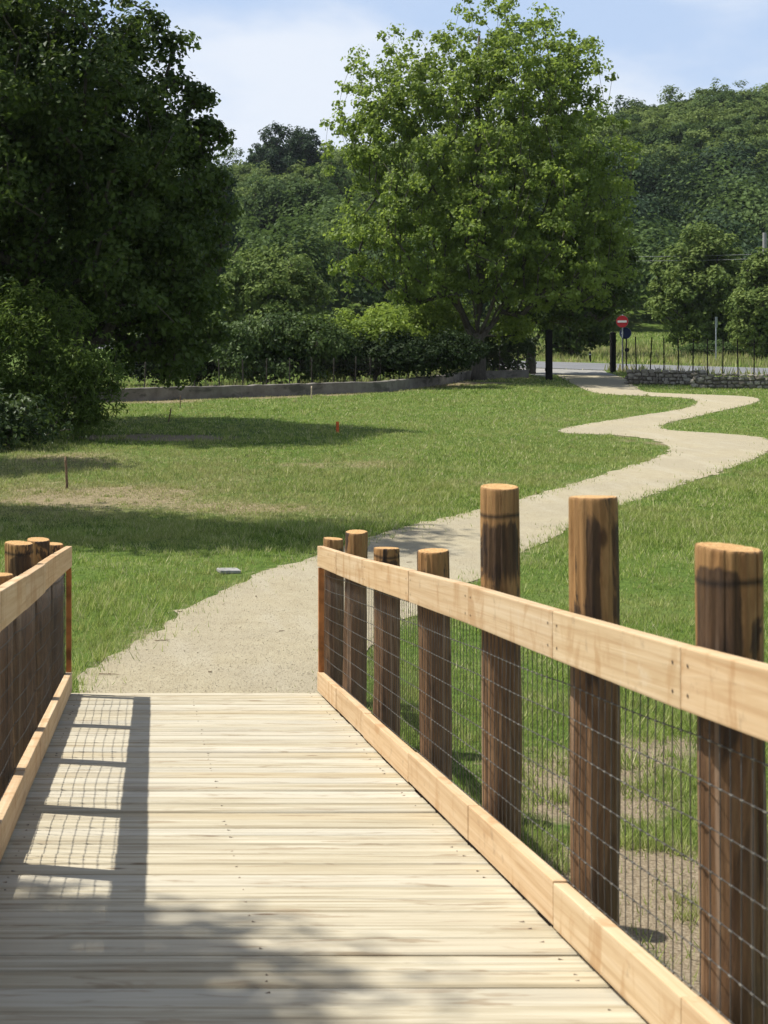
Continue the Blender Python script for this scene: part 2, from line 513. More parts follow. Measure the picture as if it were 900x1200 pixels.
# ------------------------------------------------------------------ path outline (metres)
def smooth_line(pts, step=.25, jitter=.03, seed=1):
    pts = np.array(pts, float); out = []
    ext = np.vstack([2 * pts[0] - pts[1], pts, 2 * pts[-1] - pts[-2]])
    for i in range(1, len(ext) - 2):
        p0, p1, p2, p3 = ext[i - 1:i + 3]
        n = max(2, int(np.linalg.norm(p2 - p1) / step))
        for k in range(n):
            t = k / n
            out.append(.5 * ((2 * p1) + (-p0 + p2) * t + (2 * p0 - 5 * p1 + 4 * p2 - p3) * t * t + (-p0 + 3 * p1 - 3 * p2 + p3) * t ** 3))
    out.append(pts[-1]); out = np.array(out)
    r = np.random.default_rng(seed); out[1:-1] += r.normal(0, jitter, (len(out) - 2, 2)); return out


Lpx = [(86, 824), (95, 800), (130, 770), (185, 738), (230, 708), (300, 675), (372, 650), (440, 628), (500, 612), (560, 597), (620, 582),
       (680, 565), (730, 549), (765, 538), (783, 527), (775, 519), (745, 512), (700, 509), (668, 508), (656, 505), (664, 501), (700, 495),
       (750, 487), (800, 479), (816, 473), (812, 468), (788, 465.5), (745, 463.5), (710, 462), (690, 458), (672, 450), (650, 438)]
Rpx = [(392, 824), (412, 790), (442, 752), (502, 712), (555, 682), (610, 650), (665, 622), (730, 592), (800, 568), (850, 551), (890, 534),
       (905, 521), (898, 514), (870, 510), (830, 507), (790, 504.5), (773, 500.5), (785, 495), (820, 487), (860, 478), (886, 471.5), (888, 467),
       (868, 464), (830, 462.5), (790, 461), (757, 459), (745, 453), (737, 446), (724, 440)]
Lw = smooth_line([G(*p) for p in Lpx], .16, .035, seed=3); Rw = smooth_line([G(*p) for p in Rpx], .16, .035, seed=4)
PATH = np.vstack([Lw, Rw[::-1]])


def inside(poly, x, y):
    r = np.zeros(x.shape, bool); x1 = poly[:, 0]; y1 = poly[:, 1]; x2 = np.roll(x1, -1); y2 = np.roll(y1, -1)
    for a, b, c, d in zip(x1, y1, x2, y2):
        if b == d: continue
        hit = (b > y) != (d > y)
        r ^= hit & (x < (c - a) * (y - b) / (d - b) + a)
    return r


# road line: near edge through two surveyed points, running obliquely
RU = np.array((.653, -.757)); RN = np.array((.757, .653)); R0 = np.array((22.0, 72.4))
ROAD = np.array([R0 - RU * 70, R0 + RU * 60, R0 + RU * 60 + RN * 9.0, R0 - RU * 70 + RN * 9.0])
DRIVE = np.array([G(650, 438), (17.95, 60.9), (18.4, 62.5), tuple(R0 - RU * 4.2 - RN * .01 + np.array((-.3, -1.2))), tuple(R0 - RU * 5 - RN * .02), tuple(R0 + RU * 2.6 - RN * .02), (23.0, 68.0), G(724, 440)])

WALLPTS = [(-7.5, 41.6), (-3.5, 43.4), (-.56, 45.0), (4.2, 47.7), (8.86, 50.6), (11.8, 55.4), (14.4, 60.7), (17.4, 62.2)]


def seg_dist(x, y, pts):
    d = np.full(x.shape, 1e9)
    for (a, b), (c, e) in zip(pts[:-1], pts[1:]):
        L2 = (c - a) ** 2 + (e - b) ** 2
        t = np.clip(((x - a) * (c - a) + (y - b) * (e - b)) / L2, 0, 1)
        d = np.minimum(d, np.hypot(x - a - t * (c - a), y - b - t * (e - b)))
    return d


def gauss(x, y, cx, cy, sx, sy): return np.exp(-(((x - cx) / sx) ** 2 + ((y - cy) / sy) ** 2))


def dry_of(x, y):
    n = fbm(x * .7, y * .7, 11)
    d = .8 * gauss(x, y, -.6, 21.2, 3.0, 2.2) + .4 * gauss(x, y, -2, 25, 3, 2) + .45 * gauss(x, y, 2.6, 19.6, 1.6, .9) + .5 * gauss(x, y, -1.2, 27.5, 2.5, 1.6) + .3 * gauss(x, y, 3, 25, 4, 2.5)
    d += .75 * np.clip(1 - seg_dist(x, y, WALLPTS) / 1.7, 0, 1) + .55 * gauss(x, y, 13, 56.5, 4, 2)
    d += .35 * gauss(x, y, 9, 33, 5, 5) * n + .5 * gauss(x, y, 30, 84, 14, 8)
    return np.clip(d * (.45 + 1.1 * n) + 1.1 * np.clip(n - .52, 0, 1) * np.clip((fbm(x * .16, y * .16, 15, 2) - .35) * 3, 0, 1) * 2, 0, 1)


def PEDGE(x, y):
    q = np.minimum(seg_dist(x, y, [tuple(a) for a in Lw[::6]]), seg_dist(x, y, [tuple(a) for a in Rw[::6]]))
    return np.exp(-(q / .28) ** 2)


def bare_of(x, y):
    n = fbm(x * 1.6, y * 1.6, 23)
    b = 1.1 * gauss(x, y, .3, 31.6, 2.4, 1.1) * (.4 + n) + 1.1 * gauss(x, y, 2.35, 6.2, .9, 1.5) * np.clip((fbm(x * 2.6, y * 2.6, 57) - .38) * 5, 0, 1) * 1.2 + .55 * PEDGE(x, y) + .55 * gauss(x, y, -1.0, 12.4, .9, .7) * n * 1.6
    b += .5 * gauss(x, y, .1, 16.5, .6, .5) * n + .9 * gauss(x, y, 14.4, 57.4, 1.6, .9) + .55 * gauss(x, y, -.8, 20.6, 1.6, .7) * n * 1.4
    b += .8 * gauss(x, y, 3.5, 9.0, .5, .5) * n + .9 * gauss(x, y, 2.6, 8.4, .7, 1.0) * n * 1.5
    b += .9 * np.clip(1 - np.abs(y + 2.5) / 4.0, 0, 1)
    return np.clip(b, 0, 1)


# ------------------------------------------------------------------ ground sheet
def build_ground():
    def axis(a, b, st, far, gr):
        c = list(np.arange(a, b + 1e-6, st)); s = st
        while c[-1] < far: s *= gr; c.append(c[-1] + s)
        s = st; lo = []
        p = c[0]
        while p > -far: s *= gr; p -= s; lo.append(p)
        return np.array(lo[::-1] + c)
    xs = axis(-12, 40, .4, 2600, 1.22); ys = axis(-1, 85, .4, 2600, 1.09)
    X, Y = np.meshgrid(xs, ys); nx, ny = len(xs), len(ys)
    Z = gz(X, Y)
    v = np.stack([X, Y, Z], -1).reshape(-1, 3)
    i = np.arange(nx * ny).reshape(ny, nx)
    f = np.stack([i[:-1, :-1], i[:-1, 1:], i[1:, 1:], i[1:, :-1]], -1).reshape(-1, 4)
    me = np_mesh('ground', v, f, [M['ground']], {'dry': ('POINT', dry_of(X, Y).ravel()), 'bare': ('POINT', bare_of(X, Y).ravel())}, smooth=True)
    tag(link(bpy.data.objects.new('ground', me)), kind='structure')


build_ground()


def sheet(name, poly, mat, lift):
    v = [(x, y, float(gz(x, y)) + lift) for x, y in poly]
    me = bpy.data.meshes.new(name); me.from_pydata(v, [], [list(range(len(v)))]); me.materials.append(mat); me.update()
    if me.polygons[0].normal.z < 0: me.flip_normals()
    return tag(link(bpy.data.objects.new(name, me)), kind='structure')


sheet('gravel_path', PATH, M['gravel'], .008)
M['drive'] = simple('grey_driveway', (.24, .23, .205), .9, var=.2, scale=3)
sheet('driveway', DRIVE, M['drive'], .004)
# road strip, split so that it follows the rise of the ground


def build_road():
    rows = 66; v = []; f = []
    for i in range(rows + 1):
        a = R0 + RU * (-70 + 130 * i / rows)
        for k in range(7):
            q = a + RN * (9.0 * k / 6); v.append((q[0], q[1], float(gz(*q)) + .03))
    for i in range(rows):
        for k in range(6): f.append((i * 7 + k, i * 7 + k + 1, i * 7 + k + 8, i * 7 + k + 7))
    me = bpy.data.meshes.new('road'); me.from_pydata(v, [], f); me.materials.append(M['asphalt']); me.update()
    if me.polygons[0].normal.z < 0: me.flip_normals()
    tag(link(bpy.data.objects.new('road', me)), kind='structure')


build_road()


# ------------------------------------------------------------------ grass
BX0, BX1 = -.60, 1.33       # footprint of the bridge


def build_grass(n_try=1150000):
    r = np.random.default_rng(5)
    py = np.where(r.random(n_try) < .5, r.uniform(430, 640, n_try), r.uniform(560, 1330, n_try))
    px = r.uniform(-170, 1070, n_try)
    d = 4506 / (py - 370) * r.uniform(.96, 1.04, n_try); x = (px - CX) * d / F
    far = seg_dist(x, d, [tuple(a) for a in WALLPTS])
    dry = dry_of(x, d); bare = bare_of(x, d)
    ins = inside(PATH, x, d)
    pd = np.minimum(seg_dist(x, d, [tuple(a) for a in Lw[::3]]), seg_dist(x, d, [tuple(a) for a in Rw[::3]]))
    clump = fbm(x * 3.1, d * 3.1, 31, 3); keep = r.random(n_try) < np.clip(1.2 - .75 * dry - 1.35 * bare, .03, 1) * np.clip(.35 + 1.5 * (clump - .2), .15, 1)
    keep &= ~(ins & (r.random(n_try) > .75 * np.exp(-pd / .085)))
    keep &= ~inside(ROAD, x, d) & ~inside(DRIVE, x, d)
    keep &= ~((d < 10.0) & (x > BX0) & (x < BX1))
    keep &= (d < 110)
    x = x[keep]; d = d[keep]; dry = dry[keep]; clump = clump[keep]; n = len(x)
    # thicker tufts and weeds
    ti = r.choice(n, 3800); nb = 26
    tx = np.repeat(x[ti], nb) + r.normal(0, .035, 3800 * nb) * np.repeat(r.uniform(.6, 1.8, 3800), nb); td = np.repeat(d[ti], nb) + r.normal(0, .035, 3800 * nb) * np.repeat(r.uniform(.6, 1.8, 3800), nb)
    nt0 = n; x = np.concatenate([x, tx]); d = np.concatenate([d, td]); dry = np.concatenate([dry, np.repeat(dry[ti] * r.uniform(0, 1.2, 3800), nb)]); clump = np.concatenate([clump, np.repeat(r.uniform(.15, 1.0, 3800), nb)]); n = len(x)
    ok = ~inside(PATH, x, d) & ~((d < 10.0) & (x > BX0) & (x < BX1)); ok[:nt0] = True; isT = np.arange(n) >= nt0
    x = x[ok]; d = d[ok]; dry = dry[ok]; clump = clump[ok]; isT = isT[ok]; n = len(x)
    tall = fbm(x * .45, d * .45, 41, 3)
    h = r.uniform(.02, .06, n) * (.5 + 1.1 * clump) * (.65 + .9 * np.clip(tall - .3, 0, 1) * 2) * (1 - .35 * dry)
    spike = r.random(n) < .015; h = np.where(spike, h * 1.7, h); h = np.where(isT, h * 1.15 + .012, h)
    w = np.maximum(.0030, d * .00030) * r.uniform(.6, 1.5, n)
    h = np.maximum(h, d * .0012)
    az = r.uniform(0, 2 * np.pi, n); lean = r.uniform(.15, 1.0, n) * h; la = r.uniform(0, 2 * np.pi, n)
    z = gz(x, d) + .0
    v = np.empty((n, 3, 3)); cx, cy = np.cos(az) * w, np.sin(az) * w
    v[:, 0] = np.stack([x - cx, d - cy, z - .005], -1); v[:, 1] = np.stack([x + cx, d + cy, z - .005], -1)
    v[:, 2] = np.stack([x + np.cos(la) * lean, d + np.sin(la) * lean, z + h], -1)
    f = np.arange(n * 3).reshape(n, 3)
    rn = np.clip(r.normal(.48, .24, n) + (clump - .5) * .7, 0, 1)
    rn = np.where(r.random(n) < .10, r.uniform(.85, 1.0, n), rn)
    dd = np.clip(dry * r.uniform(.2, 1.6, n), 0, 1)
    me = np_mesh('grass', v.reshape(-1, 3), f, [M['grass']], {'rnd': ('FACE', rn), 'dry': ('FACE', dd)})
    tag(link(bpy.data.objects.new('grass', me)), 'short green meadow grass growing on both sides of the gravel path', 'grass', kind='stuff')


build_grass()


def build_pebbles(n=26000):
    r = np.random.default_rng(9)
    py = r.uniform(560, 830, n * 3); px = r.uniform(60, 900, n * 3); d = 4506 / (py - 370); x = (px - CX) * d / F
    k = inside(PATH, x, d) | (np.minimum(seg_dist(x, d, [tuple(a) for a in Lw[::3]]), seg_dist(x, d, [tuple(a) for a in Rw[::3]])) < r.exponential(.07, n * 3)); k &= ~((d < 9.95) & (x > BX0) & (x < BX1)); x = x[k][:n]; d = d[k][:n]; n = len(x)
    s = r.uniform(.0015, .0048, n) * np.where(r.random(n) < .04, 1.8, 1)
    base = np.array([(1, 0, 0), (0, 1, 0), (-1, 0, 0), (0, -1, 0), (0, 0, .8), (0, 0, -.4)])
    v = base[None] * s[:, None, None] * r.uniform(.6, 1.3, (n, 6, 3)); v += np.stack([x, d, gz(x, d) + .010], -1)[:, None]
    fb = np.array([(0, 1, 4), (1, 2, 4), (2, 3, 4), (3, 0, 4), (1, 0, 5), (2, 1, 5), (3, 2, 5), (0, 3, 5)])
    f = (fb[None] + 6 * np.arange(n)[:, None, None]).reshape(-1, 3); rn = np.repeat(r.random(n), 8)
    me = np_mesh('loose_gravel', v.reshape(-1, 3), f, [M['pebble']], {'rnd': ('FACE', rn), 'tint': ('FACE', rn)})
    tag(link(bpy.data.objects.new('loose_gravel', me)), 'loose pale gravel grains lying on the path', 'gravel', kind='stuff')


build_pebbles()


# ------------------------------------------------------------------ the footbridge
def hdeck(y):
    if y >= 3: return 1.27 + .129 * y
    y = max(y, -4.0)
    # levels off towards the crown of the bridge
    return 1.657 - .129 * (3 - y) + .129 * (3 - y) ** 2 / 14


def zdeck(y): return CAMZ - hdeck(y)


bridge = empty('footbridge', (0, 6, float(gz(0, 6))), 'pale timber footbridge with brown log posts sloping down onto the gravel path', 'footbridge')
BO = Vector(bridge.location)


def child(o):
    """parent to the bridge, keeping its place"""
    o.parent = bridge; o.location = Vector(o.location) - BO; return o


def build_deck():
    b = MB(); y = 9.9; rr = random.Random(3); k = 0
    while y > -3.2:
        w = rr.choice((.12, .14, .14, .145, .15)) + rr.uniform(-.006, .006); gap = rr.choice((.004, .005, .006, .008, .014, .005, .010)); k += 1
        y1 = y - w; zc0, zc1 = zdeck(y), zdeck(y1); dz = rr.uniform(-.004, .004); r = rr.random()
        x0, x1 = -.545 + rr.uniform(-.006, .006), 1.262 + rr.uniform(-.008, .008)
        # profile across the plank: rounded arrises and shallow grooves
        prof = []; ng = rr.choice((1, 1, 2, 3)); gd = rr.uniform(.0008, .0032)
        prof.append((0, -.036)); prof.append((0, -.007)); prof.append((.006, -.0008))
        for g in range(1, ng):
            c = w * g / ng; prof += [(c - .0045, 0), (c - .0016, -gd), (c + .0016, -gd), (c + .0045, 0)]
        prof += [(w - .006, -.0008), (w, -.007), (w, -.036)]
        nx = 9; vs = []; bow = rr.uniform(-.003, .003); tw = rr.uniform(-.0025, .0025)
        for i in range(nx + 1):
            t = i / nx; x = x0 + (x1 - x0) * t; wob = bow * math.sin(math.pi * t) + rr.uniform(-.0008, .0008)
            for (s, h) in prof:
                yy = y - s + wob
                zz = zc0 + (zc1 - zc0) * (s / w) + h + dz + tw * (t - .5)
                vs.append((x, yy, zz))
        m = len(prof); fs = []
        for i in range(nx):
            for j in range(m - 1): fs.append((i * m + j, (i + 1) * m + j, (i + 1) * m + j + 1, i * m + j + 1))
            fs.append((i * m + m - 1, (i + 1) * m + m - 1, (i + 1) * m, i * m))
        fs.append(tuple(range(m))); fs.append(tuple(nx * m + j for j in range(m - 1, -1, -1)))
        b.add(vs, fs, 0, r)
        for xs in (-.48, .335, 1.19):
            for q in (.28, .72):
                if rr.random() < .42:
                    yy = y - w * q; zz = zc0 + (zc1 - zc0) * q + dz
                    b.tube((xs + rr.uniform(-.02, .02), yy + rr.uniform(-.004, .004), zz - .004), (xs + rr.uniform(-.012, .012) * 0 + 0, yy, zz + .0004), .0030, n=7, mi=1)
        y = y1 - gap
    o = b.build('deck', [M['deck'], M['screw']]); child(o)
    for x in (-.50, .335, 1.20):
        s = MB()
        for i in range(13):
            ya, yb = 9.85 - i, 9.85 - i - 1.0
            za, zb = zdeck(ya) - .04, zdeck(yb) - .04
            vs = [(x + dx, yy, zz - h) for (yy, zz) in ((ya, za), (yb, zb)) for (dx, h) in ((-.04, 0), (.04, 0), (.04, .2), (-.04, .2))]
            s.add(vs, [(0, 1, 2, 3), (7, 6, 5, 4), (0, 4, 5, 1), (1, 5, 6, 2), (2, 6, 7, 3), (3, 7, 4, 0)])
        child(s.build('bearer', M['beam']))


build_deck()


def plank_between(name, xin, out, ya, yb, ta, tb, h, th, screws, gapd=.0007):
    """upright board from ya to yb, tops at ta, tb above the camera datum; inner face at xin"""
    b = MB(); xa, xb = (xin, xin + th * out)
    vs = []
    n = 4
    for i in range(n + 1):
        t = i / n; y = ya + gapd + (yb - ya - 2 * gapd) * t; z = ta + (tb - ta) * t
        vs += [(xa, y, z - h), (xb, y, z - h), (xb, y, z), (xa, y, z)]
    fs = []
    for i in range(n):
        o = i * 4
        for k in range(4): fs.append((o + k, o + (k + 1) % 4, o + 4 + (k + 1) % 4, o + 4 + k))
    fs.append((3, 2, 1, 0)); fs.append(tuple(n * 4 + k for k in range(4)))
    b.add(vs, fs)
    o = b.build(name, [M['rail'], M['screw']])
    bm = bmesh.new(); bm.from_mesh(o.data); bmesh.ops.recalc_face_normals(bm, faces=bm.faces)
    ed = [e for e in bm.edges if len(e.link_faces) == 2 and e.calc_face_angle(0) > .6]
    bmesh.ops.bevel(bm, geom=ed, offset=.0045, segments=2, affect='EDGES', profile=.6)
    r0 = Vector((xin, 0, 0))
    if screws:
        for y, t in ((ya + .045, 0), (yb - .045, 1)):
            for q in (.28, .74):
                z = ta + (tb - ta) * ((y - ya) / (yb - ya)) - h * q
                res = bmesh.ops.create_circle(bm, cap_ends=True, radius=.0048, segments=8)
                fc = set()
                for v in res['verts']:
                    x0, y0 = v.co.x, v.co.y
                    v.co = Vector((xin - out * .0012, y + x0 + random.uniform(-.0005, .0005), z + y0))
                    fc.update(v.link_faces)
                for f_ in fc: f_.material_index = 1
    bm.to_mesh(o.data); bm.free()
    return child(o)


def make_post(x, y, ztop, lean=0.0, rad=.075, seed=0, notch=0.0, ringh=0.0, stains=()):
    rr = np.random.default_rng(seed); zb = float(gz(x, y)) - .25; zr = zdeck(y) + .85
    H = ztop - zb; nz = 40; na = 72; vs = []; up = []; ring = []; stn = []
    ph = rr.uniform(0, 6.28, 6); am = rr.uniform(.2, 1, 6)
    zs = np.concatenate([np.linspace(0, H - .03, nz - 4), [H - .012, H - .006, H - .002, H]])
    if ringh:
        zs = np.sort(np.concatenate([zs, H - ringh + np.array((-.016, -.009, -.003, .003, .009, .016))])); nz += 6
    for i, z in enumerate(zs):
        t = z / H; taper = rad * (1.05 - .08 * t)
        if i >= nz - 3: taper -= (.0005, .0015, .0038)[i - nz + 3]
        for k in range(na):
            a = 2 * math.pi * k / na
            r = taper * (1 + .020 * am[0] * math.sin(2 * a + ph[0]) + .012 * am[1] * math.sin(3 * a + ph[1] + z * 1.2) + .010 * am[2] * math.sin(5 * a + ph[2]) + .006 * math.sin(11 * a + ph[3]))
            # drying crack
            da = (a - ph[4] + math.pi) % (2 * math.pi) - math.pi
            r -= .013 * math.exp(-(da / .045) ** 2) * (0.4 + .6 * math.sin(z * 2 + ph[5]) ** 2)
            for q_ in range(5):
                da = (a - ph[q_] * (1.7 + q_) - .06 * math.sin(z * 3 + q_) + math.pi) % (2 * math.pi) - math.pi
                r -= .007 * math.exp(-(da / .035) ** 2) * max(0, math.sin(z * (1.5 + .6 * q_) + ph[(q_ + 2) % 6]))
            r += .0022 * math.sin(17 * a + 2 * z + ph[0]) * math.sin(5 * z + ph[1]) - .005 * max(0, math.sin(3.1 * z + 2 * a + ph[3])) ** 6
            wave = .010 * am[3] * math.sin(2.1 * z + ph[3])
            zt = z + (.004 * math.sin(a + ph[1]) if i >= nz - 3 else 0)
            vs.append((x + r * math.cos(a) + wave + lean * t, y + r * math.sin(a), zb + zt))
            up.append(float(np.clip((zb + z - zr + .05 * math.sin(3 * a + ph[0])) / .16, 0, 1)))
            sv = 0.0
            for (sa, sw, z0_, z1_, st_) in stains:
                aa = abs((a - math.radians(sa) + math.pi) % (2 * math.pi) - math.pi) / math.radians(sw); dd_ = H - z
                sv = max(sv, st_ * float(np.clip(1.6 - 1.2 * aa * aa, 0, 1)) * float(np.clip((dd_ - z0_) / .03, 0, 1)) * float(np.clip((z1_ - dd_) / .18, 0, 1)))
            stn.append(sv)
            dz = abs(H - z - ringh - .004 * math.sin(2 * a + ph[2])) if ringh else 1
            ring.append(float(np.clip(1 - dz / .014, 0, 1)) * (.9 if am[4] > .0 else 0))
    if ringh:   # put vertices where the dark ring is
        pass
    f = []
    for i in range(nz - 1):
        for k in range(na): f.append((i * na + k, i * na + (k + 1) % na, (i + 1) * na + (k + 1) % na, (i + 1) * na + k))
    top = tuple((nz - 1) * na + k for k in range(na))
    me = bpy.data.meshes.new('post')
    org = np.array((x, y, zb)); me.from_pydata([tuple(np.array(q) - org) for q in vs], [], f + [top])
    me.materials.append(M['post']); me.materials.append(M['cut'])
    me.polygons.foreach_set('material_index', [0] * len(f) + [1]); me.polygons.foreach_set('use_smooth', [True] * len(f) + [False])
    for nm, arr in (('upper', up), ('ring', ring), ('stain', stn)):
        a = me.attributes.new(nm, 'FLOAT', 'POINT'); a.data.foreach_set('value', arr)
    me.update(); o = bpy.data.objects.new('post', me); o.location = tuple(org); link(o)
    return child(o)


STAINS = {(1, 1): ((-140, 52, .02, .55, 1.0), (-60, 14, .1, .5, .6)), (1, 2): ((-110, 20, .02, .7, .95), (-40, 30, .05, .6, .6)), (1, 3): ((-108, 75, .11, .45, .85), (-145, 18, .01, .11, .7)),
          (1, 5): ((-95, 60, .045, .3, .9),), (1, 4): ((-60, 40, .04, .25, .5),), (1, 6): ((-70, 40, .05, .3, .5),), (1, 7): ((-90, 60, .03, .3, .6),),
          (-1, 4): ((-80, 62, .05, .4, 1.0),), (-1, 5): ((-60, 40, .06, .3, .5),), (-1, 3): ((-80, 50, .06, .3, .6),)}


def build_railing(xin, out, posts, joints, htop, seed):
    """posts: (y, top z); joints: y of board ends"""
    th = .045
    xc = xin + out * .130
    for i, (y, zt, rg) in enumerate(posts):
        make_post(xc, y, zt, seed=seed + i, lean=random.uniform(-.004, .004), ringh=rg, stains=STAINS.get((out, i), ()))
    rr = random.Random(seed)
    tops = [CAMZ - hdeck(y) + htop(y) + rr.uniform(-.006, .006) for y in joints]
    for (ya, za), (yb, zb) in zip(zip(joints[:-1], tops[:-1]), zip(joints[1:], tops[1:])):
        e = rr.uniform(-.0015, .0015)
        plank_between('top_rail', xin + out * rr.uniform(-.002, .002), out, ya, yb, za + e, zb + e, .148, th, True)
        k = rr.uniform(-.004, .004); hk = .157
        plank_between('kick_board', xin + out * rr.uniform(-.002, .002), out, ya, yb, zdeck(ya) + hk + k, zdeck(yb) + hk + k, .138, th, False)
    # welded wire panel between boards and posts
    b = MB(); xw = xin + out * (th + .0045); yend = joints[-1] - .02; ys = list(np.arange(1.2, yend, .055))
    sag = [rr.uniform(0, 1) for _ in range(30)]
    hs = [.06 + .1 * i for i in range(9)]
    py = sorted(p[0] for p in posts)

    def wz(y, h):
        # sags a little between posts
        for a, c in zip(py[:-1], py[1:]):
            if a <= y <= c:
                t = (y - a) / (c - a); return zdeck(y) + h - (.006 if out > 0 else .02) * 4 * t * (1 - t) * (.4 + sag[py.index(a)])
        return zdeck(y) + h

    def wx(y, h): return xw + out * .0016 * math.sin(y * 5.1 + h * 9)
    for h in hs:
        yy = list(np.arange(1.2, yend, .11)) + [yend]
        b.chain([(wx(y, h), y, wz(y, h)) for y in yy], [.0015] * len(yy), 5)
    for y in ys:
        b.chain([(wx(y, h) - out * .0016, y + .002 * math.sin(h * 7 + y * 3), wz(y, h)) for h in [.02] + hs[::3] + [.90]], [.0016] * (len(hs[::3]) + 2), 4)
        for h in hs:
            b.tube((wx(y, h) - out * .0008, y - .007, wz(y - .007, h)), (wx(y, h) - out * .0008, y + .007, wz(y + .007, h)), .0030, n=5, mi=1 if out > 0 else 0)  # left knots keep the dark wire colour, their shade painted in
    child(b.build('wire_mesh', [M['wire'], M['knot']]))
    # upright closing batten at the end
    ye = joints[-1]; q = MB(); zt = tops[-1] - .155; zb = zdeck(ye) + .16
    q.box((xin + out * (th * .5 + .001), ye - .022, (zt + zb) / 2), (.038, .040, zt - zb))
    child(bevel(q.build('end_batten', M['batten']), .003))
    # outer ground beam under the posts' inner side
    g = MB()
    for i in range(9):
        ya, yb = 9.8 - i, 9.8 - i - 1
        vs = [(xin + out * dx, yy, zdeck(yy) - h) for yy in (ya, yb) for (dx, h) in ((.012, .012), (.05, .012), (.05, .19), (.012, .19))]
        g.add(vs, [(0, 1, 2, 3), (7, 6, 5, 4), (0, 4, 5, 1), (1, 5, 6, 2), (2, 6, 7, 3), (3, 7, 4, 0)])
    child(g.build('edge_beam', M['beam']))


def rail_h(y): return .975 + (y - 3.1) * .0125


PR = []
for px, py, rg in ((858, 641, .075), (694.5, 582, 0), (586, 570, .108), (509.5, 645, 0), (452, 642, .045), (416.5, 623, 0), (391, 631, 0)):
    y = 1600 * 1.375 / (px - 170); PR.append((y, CAMZ + (400 - py) * y / F, rg))
PR = [(2.2, CAMZ - .40, 0)] + PR
JR = [1.15, 2.2] + [p[0] * 1.0 - .02 for p in PR[1:-1]] + [9.86]
build_railing(1.245, 1, PR, JR, rail_h, 40)
PL = []
for y, py, rg in ((5.0, None, 0), (6.02, 673, 0), (7.2, 636, .05), (8.42, 632, 0), (9.75, 637, 0)):
    zt = zdeck(y) + 1.09 if py is None else CAMZ + (400 - py) * y / F
    PL.append((y, zt, rg))
PL = [(2.9, zdeck(2.9) + 1.08, 0), (3.95, zdeck(3.95) + 1.08, 0)] + PL
JL = [1.0, 1.9] + [p[0] for p in PL[:-1]] + [9.86]
build_railing(-.526, -1, PL, JL, rail_h, 90)


# ------------------------------------------------------------------ trees
def leaves(anchors, spread, per, size, rng, center, up=.6, outw=.5, tint=None, ocw=.75, aspect=.62, droop=0.0):
    """quads of leaf size scattered in clumps round the anchors; returns verts, faces, rnd, tint"""
    A = np.repeat(anchors, per, 0); n = len(A)
    sp = np.repeat(spread, per) if np.ndim(spread) else np.full(n, spread)
    off = rng.normal(0, 1, (n, 3)); off /= np.maximum(1, np.linalg.norm(off, axis=1) / 1.7)[:, None]
    off[:, 2] *= .75
    p = A + off * sp[:, None] * .6
    p[:, 2] -= droop * (off[:, 0] ** 2 + off[:, 1] ** 2) * sp * .3
    nn = rng.normal(0, 1, (n, 3)); nn /= np.linalg.norm(nn, axis=1)[:, None]
    ow = p - center; ow /= np.linalg.norm(ow, axis=1)[:, None] + 1e-6
    oc = off / (np.linalg.norm(off, axis=1)[:, None] + 1e-6)
    nn = nn * .75 + ow * outw + oc * ocw; nn[:, 2] += up; nn /= np.linalg.norm(nn, axis=1)[:, None] + 1e-6
    t = rng.normal(0, 1, (n, 3)); t -= nn * (t * nn).sum(1)[:, None]; t /= np.linalg.norm(t, axis=1)[:, None] + 1e-6
    b = np.cross(nn, t); L = size * rng.uniform(.6, 1.3, n)[:, None]; W = L * aspect
    v = np.empty((n, 4, 3)); v[:, 0] = p - t * L * .5; v[:, 1] = p + b * W * .5 + nn * L * .08 + t * L * .06
    v[:, 2] = p + t * L * .5 - nn * L * .10; v[:, 3] = p - b * W * .5 + nn * L * .08 + t * L * .06
    f = np.arange(n * 4).reshape(n, 4)
    tt = np.repeat(rng.random(len(anchors)) if tint is None else tint, per)
    return v.reshape(-1, 3), f, rng.random(n), tt


def sample_lobes(lobes, n, rng, shell=.55):
    """points in a union of ellipsoids (center, radii), denser to the outside, well spread"""
    vol = np.array([r[0] * r[1] * r[2] for c, r in lobes]) ** .7; pr = np.maximum(vol / vol.sum(), 3.0 / n); pr /= pr.sum(); out = []; rr_ = []
    tries = 0
    while len(out) < n and tries < n * 60:
        tries += 1
        c, r = lobes[rng.choice(len(lobes), p=pr)]; rr_.append(min(r[0], r[2]))
        u = rng.normal(0, 1, 3); u /= np.linalg.norm(u); rad = (shell + (1 - shell) * rng.random()) if rng.random() < .8 else rng.random()
        q = np.array(c) + u * np.array(r) * rad
        out.append(q)
    sample_lobes.size = np.array(rr_)
    return np.array(out)


